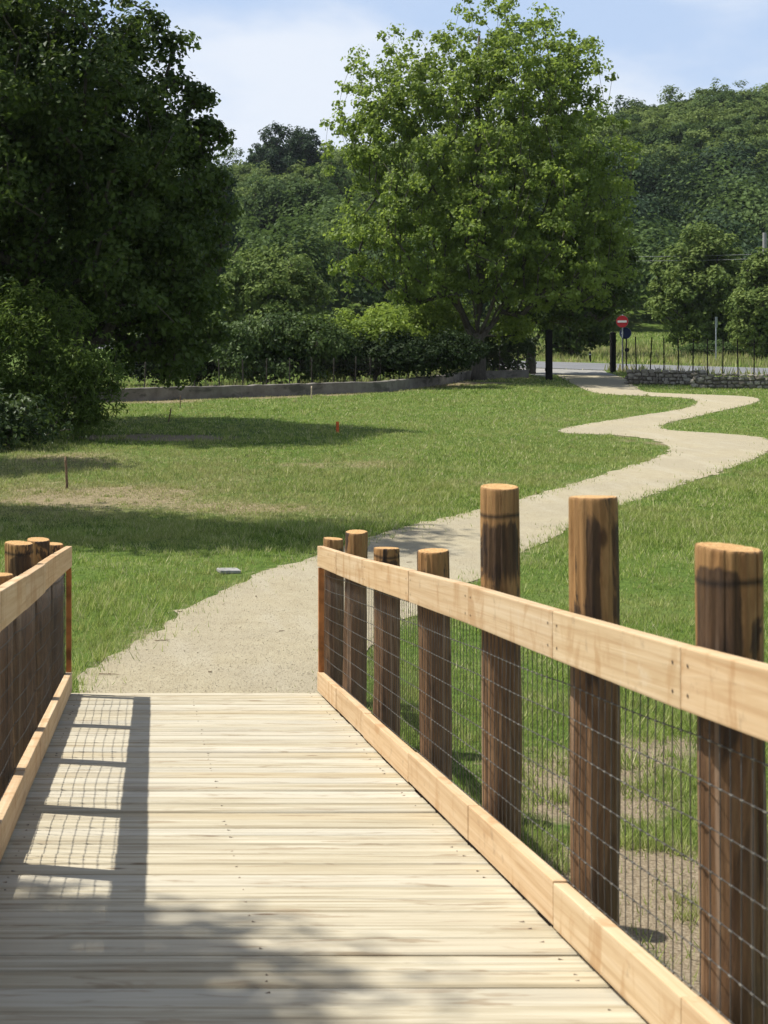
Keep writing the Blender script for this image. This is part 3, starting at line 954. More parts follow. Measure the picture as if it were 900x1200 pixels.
def grow(base, fork, targets, trunk_r, rng, lead=None, asc=.55, hug=.12, limbs=None, expo=.47, limb_r=None):
    """branch skeleton reaching every target; returns list of (p, parent) and radii"""
    nodes = [np.array(base, float)]; par = [-1]
    steps = 5
    for i in range(1, steps + 1):
        t = i / steps; q = np.array(base) + (np.array(fork) - np.array(base)) * t; q[:2] += rng.normal(0, trunk_r * .10, 2)
        nodes.append(q); par.append(len(nodes) - 2)
    last = len(nodes) - 1; firstok = max(2, last - 2)
    if lead is not None:
        for i in range(1, 6):
            q = np.array(fork) + (np.array(lead) - np.array(fork)) * i / 5; q[:2] += rng.normal(0, trunk_r * .3, 2)
            nodes.append(q); par.append(len(nodes) - 2)
    for (start, end) in (limbs or []):
        a = np.array(base) + np.array((0, 0, start)); e = np.array(base) + np.array(end); ctl = a * .55 + e * .45 + np.array((0, 0, -.06 * (e[2] - a[2])))
        ctl[:2] = a[:2] * .42 + e[:2] * .58
        p = int(np.argmin([np.linalg.norm(q - a) for q in nodes])); m = 9
        for k in range(1, m + 1):
            u = k / m; q = nodes[p] * 0 + a * (1 - u) ** 2 + ctl * 2 * u * (1 - u) + e * u * u + np.append(rng.normal(0, .05, 2), 0)
            nodes.append(q); par.append(p); p = len(nodes) - 1
    order = np.argsort(np.linalg.norm(targets - np.array(fork), axis=1)); tips = {}
    for ti in order:
        t = targets[ti]; N = np.array(nodes[firstok:])
        dv = t - N; hd = np.hypot(dv[:, 0], dv[:, 1]); dist = np.linalg.norm(dv, axis=1)
        cost = dist + 2.2 * np.maximum(0, asc * hd - dv[:, 2]) * .6 + hug * np.linalg.norm(N - np.array(fork), axis=1)
        j = int(np.argmin(cost)) + firstok; a = nodes[j]; L = np.linalg.norm(t - a); m = max(1, min(5, int(L / .9)))
        ctrl = a + (t - a) * .5 + np.array((0, 0, .10 * L)) + rng.normal(0, .07 * L, 3); p = j
        for k in range(1, m + 1):
            s = k / m; q = a * (1 - s) ** 2 + ctrl * 2 * s * (1 - s) + t * s * s
            nodes.append(q); par.append(p); p = len(nodes) - 1
        tips[ti] = p
    cnt = np.zeros(len(nodes))
    for i in tips.values(): cnt[i] += 1
    for i in range(len(nodes) - 1, 0, -1): cnt[par[i]] += cnt[i]
    r = np.maximum(cnt, .6) ** expo; r = r / r[0] * trunk_r; r = np.maximum(r, .008)
    if limb_r:
        nl = steps + 1; r[nl:] = np.minimum(r[nl:], limb_r)
        if lead is not None:
            for i in range(5): r[nl + i] = trunk_r * (.74 - .14 * i)
        for i in range(len(nodes) - 1, nl + 5, -1):
            if par[i] >= nl + 5: r[par[i]] = max(r[par[i]], min(limb_r, r[i]))
    return nodes, par, r


def trunk_mesh(nodes, par, r, base, flare=1.35, minr=.0):
    b = MB(); kids = {}
    for i, p in enumerate(par): kids.setdefault(p, []).append(i)
    # chains: follow the thickest child
    stack = [(0, None)]
    while stack:
        s, pre = stack.pop(); ch = [] if pre is None else [pre]; c = s; chain = ([pre] if pre is not None else []) + [s]
        while c in kids:
            ks = sorted(kids[c], key=lambda i: -r[i]); c2 = ks[0]
            for o in ks[1:]:
                if r[o] >= minr: stack.append((o, c))
            c = c2; chain.append(c)
        pts = [nodes[i] for i in chain]; rs = [r[i] for i in chain]
        if pre is not None: rs[0] = min(rs[0], rs[1] * 1.15)
        else: rs[0] = rs[0] * flare
        b.chain(pts, rs, 10 if rs[0] > .15 else 5 if rs[0] > .03 else 4)
    return b


def tree(name, label, cat, base, lobes, mat, n_t, per, leaf, spread, trunk_r, fork_h, seed, group=None, lead_h=None, up=.6, outw=.4,
         shell=.5, asc=.55, part='crown', trunkpart='trunk', droop=0.0, minr=0.0, aspect=.62, hug=.12, limbs=None, expo=.47, limb_r=None):
    rng = np.random.default_rng(seed); base = np.array(base, float)
    root = empty(name, tuple(base), label, cat, group)
    T = sample_lobes(lobes, n_t, rng, shell); ok = T[:, 2] > gz(T[:, 0], T[:, 1]) + .15
    T = T[ok]; lsz = sample_lobes.size[ok]
    fork = base + np.array((0, 0, fork_h)); lead = None if lead_h is None else base + np.array((0, 0, lead_h))
    nodes, par, r = grow(base - np.array((0, 0, .15)), fork, T, trunk_r, rng, lead, asc, hug, limbs, expo, limb_r)
    tb = trunk_mesh(nodes, par, r, base, minr=minr)
    tr = tb.build(trunkpart, M['bark'], origin=tuple(base)); tr.parent = root; tr.location = (0, 0, 0)
    ctr = np.mean([c for c, _ in lobes], axis=0)
    sp = np.minimum(spread * rng.uniform(.65, 1.3, len(T)), lsz * 1.2 + .22)
    v, f, rn, tt = leaves(T, sp, per, leaf, rng, ctr, up, outw, droop=droop, aspect=aspect)
    kp = rng.random(len(f)) < np.where(np.repeat(lsz, per) < .45, .26, 1.0); f = f[kp]; rn = rn[kp]; tt = tt[kp]
    # some leaves along the twigs
    N = np.array(nodes); tw = N[(r < trunk_r * .16) & (N[:, 2] > base[2] + fork_h * .8)]
    if len(tw):
        v2, f2, r2, t2 = leaves(tw, np.full(len(tw), spread * .55), max(2, per // 6), leaf, rng, ctr, up, outw, aspect=aspect)
        f2 = f2 + len(v); v = np.vstack([v, v2]); f = np.vstack([f, f2]); rn = np.concatenate([rn, r2]); tt = np.concatenate([tt, t2])
    g = gz(v[:, 0], v[:, 1]) - .02; v[:, 2] = np.maximum(v[:, 2], g)
    me = np_mesh(part, v - base, f, [M[mat]], {'rnd': ('FACE', rn), 'tint': ('FACE', tt)})
    link(bpy.data.objects.new(part, me), root)
    return root


def LB(px, py, rx, ry, d, depth=None):
    """lobe given by its surveyed outline"""
    c = P(px, py, d); sx = rx * d / F; sy = ry * d / F
    return (c, (sx, depth if depth else sx, sy))


def onground(px, d, dx=0): x = (px - CX) * d / F; return (x, d, float(gz(x, d)))


# the tall poplar in the middle
D = 59.5
tree('poplar_tree', 'tall loose-crowned light green tree with several ascending limbs beside the low wall and gate', 'tree', onground(561, D),
     [LB(560, 235, 150, 120, D, 6.2), LB(585, 95, 105, 110, D, 4.8), LB(470, 120, 78, 85, D, 3.6), LB(430, 165, 50, 75, D, 2.6), LB(660, 95, 55, 85, D, 2.6),
      LB(672, 215, 70, 105, D, 5), LB(640, 315, 92, 62, D, 5.5), LB(700, 290, 45, 60, D, 2.4), LB(450, 270, 66, 55, D, 2.8), LB(430, 315, 45, 28, D, 1.8), LB(520, 330, 90, 35, D, 3)],
     'leaf_poplar', 2000, 40, .17, .37, .31, 2.4, 11, lead_h=15.0, asc=1.3, expo=.55, limb_r=.105, hug=.0, limbs=((1.7, (-3.4, .6, 9.5)), (1.8, (3.2, -.5, 9.0)), (2.0, (1.6, 2.4, 11)), (2.0, (-1.5, -2.0, 11.5)), (2.0, (1.2, -3.0, 8.5)), (1.9, (-2.2, 3.0, 9))), shell=.3, up=.3, outw=.15, minr=.0, aspect=.85)
# the big dark oak on the left
D = 34.8
tree('oak_tree', 'huge dark broadleaf tree with drooping lower branches filling the left side', 'tree', onground(55, D),
     [LB(40, 130, 160, 200, D, 4.5), LB(105, 180, 95, 150, D, 4.2), LB(160, 215, 85, 120, D, 3.5), LB(190, 180, 60, 70, D, 2.4), LB(212, 158, 44, 26, D, 1.2), LB(190, 105, 24, 24, D, 1),
      LB(142, 62, 36, 55, D, 1.5), *[LB(a_ + (k_ * 37 % 23) - 4, b_ + (k_ * 17 % 9) - 4, 6, 3.5, D, .25) for k_, (a_, b_) in enumerate(((150, 4), (166, 10), (182, 22), (188, 40), (192, 48), (206, 66), (196, 84), (204, 98), (214, 108), (222, 124), (214, 136), (226, 142), (238, 146), (240, 168), (228, 182), (236, 196), (246, 210), (244, 236), (252, 250), (250, 270), (256, 300), (254, 322), (250, 346), (256, 370), (246, 390), (236, 410)))], LB(205, 62, 18, 12, D, .6), LB(222, 50, 9, 5, D, .3), LB(200, 88, 14, 8, D, .4), LB(226, 116, 14, 7, D, .4), LB(240, 112, 6, 4, D, .2), LB(245, 152, 17, 7, D, .4), LB(262, 158, 7, 4, D, .2), LB(236, 172, 20, 10, D, .6), LB(166, 18, 16, 14, D, .6), LB(186, 34, 10, 7, D, .3), LB(248, 225, 18, 12, D, .5), LB(256, 290, 14, 12, D, .5), LB(190, 265, 75, 70, D, 2.6), LB(110, 330, 150, 90, D, 4.4), LB(200, 350, 62, 70, D, 2.4), LB(195, 405, 58, 35, D, 1.8), LB(160, 420, 26, 26, D, 1), LB(-60, 230, 150, 230, D, 4.5), LB(-30, 20, 150, 120, D, 4.5)],
     'leaf_oak', 1500, 80, .15, .52, .42, 2.6, 12, lead_h=8.5, asc=.25, shell=.3, up=.4, outw=.2, minr=.02, droop=.3, aspect=.75)
# shrubs below it
D = 31.0
tree('feathery_shrub', 'tall feathery mid green shrub in front of the huge dark tree at left edge', 'shrub', onground(25, D),
     [LB(5, 395, 62, 58, D, 1.2), LB(55, 425, 62, 70, D, 1.3), LB(15, 470, 80, 50, D, 1.2), LB(95, 440, 45, 50, D, 1), LB(100, 490, 30, 25, D, .6), LB(-40, 430, 60, 90, D, 1.3), LB(30, 352, 26, 16, D, .5), LB(70, 372, 20, 24, D, .5), LB(112, 415, 22, 18, D, .5), LB(118, 460, 18, 22, D, .5), *[LB(a_, b_, 7, 6, D, .22) for a_, b_ in ((12, 335), (42, 334), (58, 346), (84, 352), (100, 372), (122, 392), (138, 410), (136, 432), (134, 452), (140, 474), (128, 494), (20, 344), (70, 360))]],
     'leaf_feather', 420, 60, .15, .34, .09, .5, 13, asc=.8, shell=.25, aspect=.3, droop=.5, part='foliage', trunkpart='stem')
D = 29.0
tree('bramble_shrub', 'low dark rounded bush at the foot of the feathery shrub by the meadow', 'shrub', onground(10, D),
     [LB(5, 492, 55, 34, D, .8), LB(50, 500, 40, 24, D, .6), LB(-40, 480, 50, 45, D, .9)], 'leaf_bramble', 120, 56, .12, .30, .05, .3, 14, asc=.5, shell=.4, part='foliage', trunkpart='stem')

# row of shrubs behind the wall
for (nm, lab, px, d, lobes, mt, nt, sd) in (
        ('broadleaf_shrub', 'grey green shrub with shiny leaves behind the wall, beside the huge dark tree', 310, 53, [(285, 398, 40, 26), (318, 390, 40, 24), (355, 394, 48, 26), (385, 398, 30, 24), (268, 410, 22, 20), (320, 425, 70, 22)], 'leaf_grey', 210, 21),
        ('hedge_shrub', 'bushy green shrub with bright top behind the wall between grey shrub and lime shrub', 415, 55, [(385, 396, 42, 26), (415, 390, 45, 26), (450, 387, 44, 26), (420, 415, 60, 24), (390, 424, 45, 20)], 'leaf_lime', 210, 22),
        ('lime_shrub', 'yellow green bright shrub behind the wall just left of the tall tree trunk', 495, 62, [(455, 382, 40, 22), (490, 374, 40, 24), (525, 374, 34, 24), (505, 395, 60, 26), (600, 380, 26, 22)], 'leaf_lime', 210, 23),
        ('filler_shrub', 'added dark shrub behind the wall, darkening the gap under the huge dark tree', 205, 55, [(175, 412, 50, 26), (225, 412, 45, 26), (200, 430, 70, 16)], 'leaf_shade', 230, 26),  # added filler; its dark leaves stand in for shade in the gap
        ('shade_hedge', 'long low dark hedge added for the shaded band below the brighter shrub tops', 440, 54, [(285, 420, 40, 13), (340, 419, 40, 14), (390, 417, 36, 15), (425, 412, 36, 18), (462, 410, 36, 19), (500, 411, 36, 18), (535, 410, 32, 20), (480, 424, 70, 14)], 'leaf_shade', 380, 25),  # dark leaf colour paints the shade under the shrub tops
        ('ivy_shrub', 'dark green shrub behind the tall light green tree trunk', 590, 64.5, [(570, 400, 36, 24), (600, 404, 22, 26), (575, 424, 45, 14), (540, 408, 26, 28)], 'leaf_bramble', 150, 24)):
    tree(nm, lab, 'shrub', onground(px, d), [LB(a, b, c, e, d, 1.5) for a, b, c, e in lobes], mt, nt, 62, .17, .46, .10, .5, sd, asc=.5, shell=.45, part='foliage', trunkpart='stem', up=.5)

# trees beyond the road and on the hill
FAR = [
    ('round_tree', 'dark domed tree standing alone against the sky on the hill crest', 335, 238, [(335, 178, 43, 32), (318, 190, 28, 18), (355, 190, 27, 18), (336, 196, 42, 14)], 'leaf_fardark', 380, 66, .5, 31, 2),
    ('pine_tree', 'dark bluish tree behind the right edge of the huge dark tree', 253, 128, [(252, 205, 20, 22), (238, 235, 26, 40), (262, 228, 16, 30), (250, 280, 32, 50)], 'leaf_fardark', 170, 44, .36, 32, 2),
    ('bushy_tree', 'broad rounded lit green tree behind the wall left of the tall light green tree', 312, 82, [(315, 330, 62, 42), (280, 350, 45, 45), (345, 350, 42, 40), (310, 385, 75, 40)], 'leaf_farlight', 300, 60, .30, 33, 1.5),
    ('slope_tree', 'mid green tree on the slope just below the domed tree', 345, 175, [(350, 250, 45, 40), (380, 235, 40, 45), (320, 240, 40, 32)], 'leaf_far', 230, 46, .5, 34, 2),
    ('dark_tree', 'dark shady tree beyond the road between the gate posts', 672, 90, [(670, 350, 52, 55), (700, 320, 45, 60), (660, 395, 30, 26), (690, 390, 30, 20)], 'leaf_oak', 260, 60, .32, 35, 1.5),
    ('forked_tree', 'small dark green tree with thin forked trunk just behind the left gate post', 622, 66.5, [(655, 350, 58, 38), (695, 335, 45, 42), (620, 365, 40, 26), (715, 300, 30, 40), (640, 310, 50, 40)], 'leaf_oak', 300, 60, .22, 40, 1.2),
    ('verge_shrub', 'low olive shrub on the far road verge behind the metal fence', 845, 92, [(845, 412, 36, 13), (815, 414, 26, 10), (872, 412, 22, 13)], 'leaf_far', 120, 50, .2, 43, .3),
    ('maple_tree', 'rounded green roadside tree behind the fence and the no entry sign', 828, 96, [(825, 330, 55, 55), (800, 350, 40, 45), (850, 350, 42, 50), (825, 290, 32, 28), (835, 388, 50, 22)], 'leaf_farlight', 330, 62, .32, 36, 2.2),
    ('ash_tree', 'light green tree at right edge beside the concrete pole', 893, 84, [(895, 355, 36, 32), (880, 385, 28, 24), (905, 320, 28, 30), (900, 405, 30, 16)], 'leaf_farlight', 210, 56, .27, 37, 1.6),
    ('crest_shrub', 'large rounded dark shrub on the right hilltop skyline', 845, 246, [(845, 132, 44, 24), (820, 140, 30, 16), (868, 140, 28, 16)], 'leaf_far', 150, 44, .55, 38, 1),
    ('corner_tree', 'green treetop on the skyline at the right edge of the hill', 898, 250, [(896, 122, 22, 16), (915, 125, 30, 22)], 'leaf_far', 110, 40, .55, 39, 1),
]
for nm, lab, px, d, lobes, mt, nt, per, lf, sd, fk in FAR:
    k = d / F
    tree(nm, lab, 'shrub' if 'shrub' in nm else 'tree', onground(px, d), [LB(a, b, c, e, d) for a, b, c, e in lobes], mt, nt, per, lf, lf * 2.0, max(.12, .0030 * d * 1.2), fk, sd, asc=.5, shell=.5,
         part='foliage' if 'shrub' in nm else 'crown', trunkpart='stem' if 'shrub' in nm else 'trunk', minr=.03, up=.6, outw=.6)


# tall trees standing left of the bridge; their crowns shade the grass and the planks
tree('shade_tree', 'tall green tree left of the bridge at the meadow edge, shading the grass', 'tree', (-6.6, 19.6, float(gz(-6.6, 19.6))),
     [((-5.6, 19.6, 9.2), (2.6, 1.5, 2.6)), ((-7.5, 20.0, 9.5), (3.0, 2.2, 3.0)), ((-4.6, 19.2, 11.3), (2.4, 1.3, 1.8)), ((-9, 20, 7.5), (3, 2.4, 3))], 'leaf_oak', 330, 60, .2, .7, .3, 3, 51, lead_h=9, asc=.5)
tree('bank_tree', 'slender green tree on the stream bank left of the bridge, dappling the planks', 'tree', (-6.9, 4.6, float(gz(-6.9, 4.6))),
     [((-5.35, 5.35, 9.6), (1.15, .85, .6)), ((-6.2, 4.7, 10.2), (1.5, 1.3, 1.1)), ((-7.2, 4.0, 9.4), (1.6, 1.6, 1.5)), ((-5.3, 4.5, 9.9), (1.2, 1.0, .7)), ((-6.0, 5.4, 9.4), (.9, .7, .5))], 'leaf_poplar', 250, 56, .12, .40, .16, 4, 52, lead_h=8, asc=.5)


tree('edge_tree', 'broad dark tree left of the feathery shrub beyond the left edge of the meadow', 'tree', (-8.5, 26.6, float(gz(-8.5, 26.6))),
     [((-6.6, 27.2, 8.3), (1.9, 1.2, 1.6)), ((-8.6, 26.6, 9), (2.4, 1.4, 2.6)), ((-8, 26.6, 6.5), (2.2, 1.3, 2))], 'leaf_oak', 260, 60, .2, .65, .28, 2.5, 53, lead_h=7, asc=.5)


# ------------------------------------------------------------------ the wood on the hillside: one mass
def build_wood():
    rng = np.random.default_rng(61); V = []; Fc = []; Rn = []; Tt = []; off = 0
    row = 142.0; spots = []
    while row < 275:
        t = (row - 142) / 133; st = 6.0 - 1.6 * t; x = (-60 - CX) * row / F
        while x < (960 - CX) * row / F:
            xx = x + rng.uniform(-2, 2); yy = row + rng.uniform(-2.5, 2.5); spots.append((xx, yy)); x += st * rng.uniform(.8, 1.25) * (1 if t < .4 else .68)
        row += 7.5 if t < .4 else 4.6
    mi = []
    for xx, yy in spots:
        px = CX + F * xx / yy; z0 = float(gz(xx, yy)); t = (yy - 135) / 130
        scrub = (px > 640 and t > .50) or (px < 640 and t > .33)
        if scrub: rr = rng.uniform(1.8, 3.2); hh = rr * rng.uniform(1.1, 1.5); kind = 1 if rng.random() < .72 else 0
        else: rr = rng.uniform(3.2, 6.2); hh = rr * rng.uniform(1.6, 2.3); kind = 0 if rng.random() < .86 else 1
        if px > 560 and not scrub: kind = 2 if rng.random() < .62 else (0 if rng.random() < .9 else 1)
        if not scrub and rng.random() < .22: rr = rng.uniform(6, 7.5); hh = rng.uniform(10, 13.5)
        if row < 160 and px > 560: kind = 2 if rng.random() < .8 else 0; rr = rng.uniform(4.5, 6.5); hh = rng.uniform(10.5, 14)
        if t > .93 and rng.random() < .25: hh *= rng.uniform(1.3, 2.2)
        nl = rng.integers(3, 6); lob = []
        for k in range(nl):
            lob.append((np.array((xx + rng.normal(0, rr * .38), yy + rng.normal(0, rr * .38), z0 + hh * rng.uniform(.45, .75))), (rr * rng.uniform(.5, .75),) * 2 + (hh * rng.uniform(.28, .42),)))
        nc = 56 if not scrub else 30
        T = sample_lobes(lob, nc, rng, .7); C = np.array((xx, yy, z0 + hh * .45)); base_t = np.clip(rng.normal(.5, .42), 0, 1)
        v, f, rn, tt = leaves(T, rr * .30 * rng.uniform(.7, 1.2, len(T)), 26, .70 if not scrub else .55, rng, C, .45, 1.5, ocw=.5, tint=np.clip(base_t + rng.normal(0, .12, len(T)), 0, 1))
        V.append(v); Fc.append(f + off); off += len(v); Rn.append(rn); Tt.append(tt); mi.append(np.full(len(f), kind))
    v = np.vstack(V)
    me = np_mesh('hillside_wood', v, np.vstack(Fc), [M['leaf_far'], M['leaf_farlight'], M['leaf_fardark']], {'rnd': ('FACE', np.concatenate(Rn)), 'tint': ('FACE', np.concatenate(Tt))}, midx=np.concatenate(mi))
    tag(link(bpy.data.objects.new('hillside_wood', me)), 'dense green wood and scrub covering the whole hillside behind the meadow', 'wood', kind='stuff')


build_wood()


# rough grass and weeds on the verge behind the wall and road
def build_verge():
    r = np.random.default_rng(71); n = 190000
    d = r.uniform(44, 140, n); x = r.uniform(-3, 68, n)
    px = CX + F * x / d
    k = (px < 960) & ~inside(ROAD, x, d) & ~inside(DRIVE, x, d)
    # behind the wall line / beyond the road / round the gate
    side = np.zeros(n, bool)
    for (a, b), (c, e) in zip(WALLPTS[:-1], WALLPTS[1:]):
        side |= (x >= a) & (x < c) & (d > b + (e - b) * (x - a) / (c - a) + .3) & (d < b + (e - b) * (x - a) / (c - a) + 7)
    rd = (np.stack([x, d], -1) - R0) @ RN; side |= (rd > 9.1) & (d < 140); side |= (rd < 0) & (rd > -2.2) & (x > 23.6)
    k &= side; x = x[k]; d = d[k]; n = len(x); cl = fbm(x * .9, d * .9, 77, 3)
    k = r.random(n) < np.clip((cl - .3) * 3, .1, 1); x = x[k]; d = d[k]; cl = cl[k]; n = len(x)
    far_ = d > 112; h = r.uniform(.12, .45, n) * (.4 + cl) * np.where(far_, .6, 1.25); w = np.full(n, .034) * r.uniform(.6, 1.5, n); az = r.uniform(0, 6.28, n); la = r.uniform(0, 6.28, n); ln = h * r.uniform(.1, .6, n)
    z = gz(x, d); v = np.empty((n, 3, 3))
    v[:, 0] = np.stack([x - np.cos(az) * w, d - np.sin(az) * w, z], -1); v[:, 1] = np.stack([x + np.cos(az) * w, d + np.sin(az) * w, z], -1)
    v[:, 2] = np.stack([x + np.cos(la) * ln, d + np.sin(la) * ln, z + h], -1)
    dry = np.clip(fbm(x * .5, d * .5, 79, 3) * 1.6 - .35 - np.clip((d - 100) / 20, 0, .7) + r.normal(0, .2, n), 0, 1)
    me = np_mesh('verge_grass', v.reshape(-1, 3), np.arange(n * 3).reshape(n, 3), [M['grass']], {'rnd': ('FACE', r.random(n)), 'dry': ('FACE', dry)})
    tag(link(bpy.data.objects.new('verge_grass', me)), 'rough half dry grass on the banks behind the wall and along the road', 'grass', kind='stuff')


build_verge()


# ------------------------------------------------------------------ walls, fences, gate
def wall_run(name, label, pts, h, th, mat, step=.35, rough=.012, seed=1, stones=False):
    rr = np.random.default_rng(seed); b = MB(); P2 = [np.array(p) for p in pts]
    line = []
    for a, c in zip(P2[:-1], P2[1:]):
        n = max(1, int(np.linalg.norm(c - a) / step))
        line += [a + (c - a) * i / n for i in range(n)]
    line.append(P2[-1]); vs = []
    for i, q in enumerate(line):
        t = line[min(i + 1, len(line) - 1)] - line[max(i - 1, 0)]; t = t / np.linalg.norm(t); nrm = np.array((t[1], -t[0]))
        z = float(gz(*q)); hh = h(i / (len(line) - 1)) + rr.normal(0, rough)
        a = q + nrm * (th / 2 + rr.normal(0, rough * .5)); c = q - nrm * th / 2
        vs += [(a[0], a[1], z - .1), (a[0], a[1], z + hh - .02), (a[0] - nrm[0] * .02, a[1] - nrm[1] * .02, z + hh), (c[0], c[1], z + hh), (c[0], c[1], z - .1)]
    m = 5; fs = []
    for i in range(len(line) - 1):
        for k in range(m - 1): fs.append((i * m + k, (i + 1) * m + k, (i + 1) * m + k + 1, i * m + k + 1))
    fs.append(tuple(range(m - 1, -1, -1))); fs.append(tuple((len(line) - 1) * m + k for k in range(m)))
    b.add(vs, fs)
    o = b.build(name, mat); bm = bmesh.new(); bm.from_mesh(o.data); bmesh.ops.recalc_face_normals(bm, faces=bm.faces); bm.to_mesh(o.data); bm.free()
    return tag(o, label, 'wall')


wall_run('concrete_wall', 'low stained grey concrete wall along the far left edge of the meadow', WALLPTS, lambda t: .46 - .10 * t, .25, M['concrete'])


def stone_wall(name, label, a, c, h, seed):
    rr = random.Random(seed); a = np.array(a); c = np.array(c); L = np.linalg.norm(c - a); u = (c - a) / L; nrm = np.array((u[1], -u[0])); ang = math.atan2(u[1], u[0])
    bm = bmesh.new(); z0 = float(gz(*a)); lay = bm.faces.layers.float.new('rnd')
    core = bmesh.ops.create_cube(bm, size=1)['verts']
    for v in core:
        q = a + u * (v.co.x + .5) * L - nrm * .02 + nrm * v.co.y * .34; zz = float(gz(*q)); v.co = Vector((q[0], q[1], zz - .1 + (v.co.z + .5) * (h + .04)))
    z = .02
    while z < h:
        rh = rr.uniform(.08, .17); s = -rr.uniform(0, .15)
        while s < L:
            w = rr.uniform(.09, .34); jz = rr.uniform(-.03, .03); hs_ = rr.uniform(.8, 1.25)
            res = bmesh.ops.create_icosphere(bm, subdivisions=1, radius=.5)['verts']; val = rr.random()
            q = a + u * min(L, s + w / 2) + nrm * (.15 + rr.uniform(-.02, .03)); zz = float(gz(*q)) + z + rh / 2 + jz
            fs = set()
            for v in res:
                f = Vector((math.copysign(abs(v.co.x * 2) ** .55, v.co.x) * .5, math.copysign(abs(v.co.y * 2) ** .7, v.co.y) * .5, math.copysign(abs(v.co.z * 2) ** .55, v.co.z) * .5))
                lx, ly, lz = f.x * w * 1.0 + rr.uniform(-.016, .016), f.y * .2, f.z * rh * hs_ + rr.uniform(-.014, .014)
                v.co = Vector((q[0] + u[0] * lx + nrm[0] * ly, q[1] + u[1] * lx + nrm[1] * ly, zz + lz)); fs.update(v.link_faces)
            for f_ in fs: f_[lay] = val
            s += w
        z += rh
    me = bpy.data.meshes.new(name); bm.to_mesh(me); bm.free(); me.materials.append(M['stone'])
    return tag(link(bpy.data.objects.new(name, me)), label, 'wall')


stone_wall('stone_wall', 'sunlit low rubble stone wall below the metal fence at right edge', (21.45, 53.4), (27.5, 51.6), .50, 5)
stone_wall('stone_wall', 'shaded low stone wall set back behind the path, just right of the gate', (20.0, 56.6), (22.7, 55.2), .58, 6)


def fence(name, label, pts, spacing, h, rad, mat, wires, seed, gone=0, vert=.12):
    rr = random.Random(seed); P2 = [np.array(p) for p in pts]; seg = [np.linalg.norm(c - a) for a, c in zip(P2[:-1], P2[1:])]; tot = sum(seg)

    def at(s):
        for a, c, L in zip(P2[:-1], P2[1:], seg):
            if s <= L + 1e-6: return a + (c - a) * s / L
            s -= L
        return P2[-1]
    a0 = at(0); root = empty(name, (a0[0], a0[1], float(gz(*a0))), label, 'fence'); ro = np.array(root.location)
    pm = MB(); pm.tube((0, 0, -.2), (0, 0, h), rad, n=8); pm.tube((0, 0, h), (0, 0, h + .02), rad * 1.1, rad * .5, n=8)
    first = pm.build('post', mat, root); n = int(round(tot / spacing))
    for i in range(n + 1):
        q = at(tot * i / n); o = first if i == 0 else first.copy()
        if i: link(o, root)
        o.location = (q[0] - ro[0], q[1] - ro[1], float(gz(*q)) - ro[2] + rr.uniform(-.04, .04)); o.rotation_euler = (rr.gauss(0, .02), rr.gauss(0, .02), 0)
    w = MB(); ns = max(2, int(tot / .6)); hs = [h * (k + .5) / wires for k in range(wires)]
    for hh in hs:
        w.chain([np.array((*at(tot * i / ns), float(gz(*at(tot * i / ns))) + hh + .008 * math.sin(i * 1.7))) - ro for i in range(ns + 1)], [.0035] * (ns + 1), 4)
    k = 0.0
    while k < tot:
        q = at(k); z = float(gz(*q)); w.tube(np.array((q[0], q[1], z + .03)) - ro, np.array((q[0] + rr.uniform(-.02, .02), q[1], z + h * .97)) - ro, .0028, n=4, cap=False); k += vert
    w.build('wire', M['fencewire'], root)
    return root


def off(pts, d): return [(x - d * .5, y + d) for x, y in pts]


fl = fence('wire_fence', 'sagging rusty wire fence with thin posts behind the concrete wall', [(-6.5, 43.2), (-.9, 45.9), (8.3, 51.6), (11.2, 56.4), (13.8, 61.5), (17.2, 63.0)], 1.05, 1.25, .022, M['fencewire'], 7, 81, vert=.15)
br = MB(); ro = np.array(fl.location)
for a, c in (((16.0, 61.9), 1.15), ((16.7, 62.3), 1.1)):
    z = float(gz(*a)); br.tube(np.array((a[0], a[1], z + c)) - ro, np.array((a[0] + .55, a[1] + .1, z)) - ro, .022, n=6)
br.build('brace', M['fencewire'], fl)
fr = fence('metal_fence', 'thin dark metal post fence running right from the gate beside the road', [(23.7, 67.7), (30.6, 57.3)], .80, 1.75, .030, M['blackmetal'], 5, 82, vert=.3)


def gate_post(x, y, w, h, label):
    root = empty('gate_post', (x, y, float(gz(x, y))), label, 'gate post')
    b = MB(); b.box((0, 0, h / 2 - .15), (w, w, h + .3)); bevel(b.build('shaft', M['blackmetal'], root), .012)
    c = MB(); c.box((0, 0, h + .016), (w + .05, w + .05, .03)); c.add([(-w / 2, -w / 2, h + .031), (w / 2, -w / 2, h + .031), (w / 2, w / 2, h + .031), (-w / 2, w / 2, h + .031), (0, 0, h + .09)], [(0, 1, 4), (1, 2, 4), (2, 3, 4), (3, 0, 4)]); c.build('cap', M['blackmetal'], root)
    for z in (.45, h - .4): d = MB(); d.tube((-w / 2 - .03, 0, z - .06), (-w / 2 - .03, 0, z + .06), .022, n=8); d.box((-w / 2 - .015, 0, z), (.03, .05, .06)); d.build('hinge', M['blackmetal'], root)


gate_post(17.75, 60.0, .25, 2.15, 'black square gate post on the left, beside the tall tree')
gate_post(23.3, 68.0, .24, 1.95, 'black square gate post on the right, below the no entry sign')


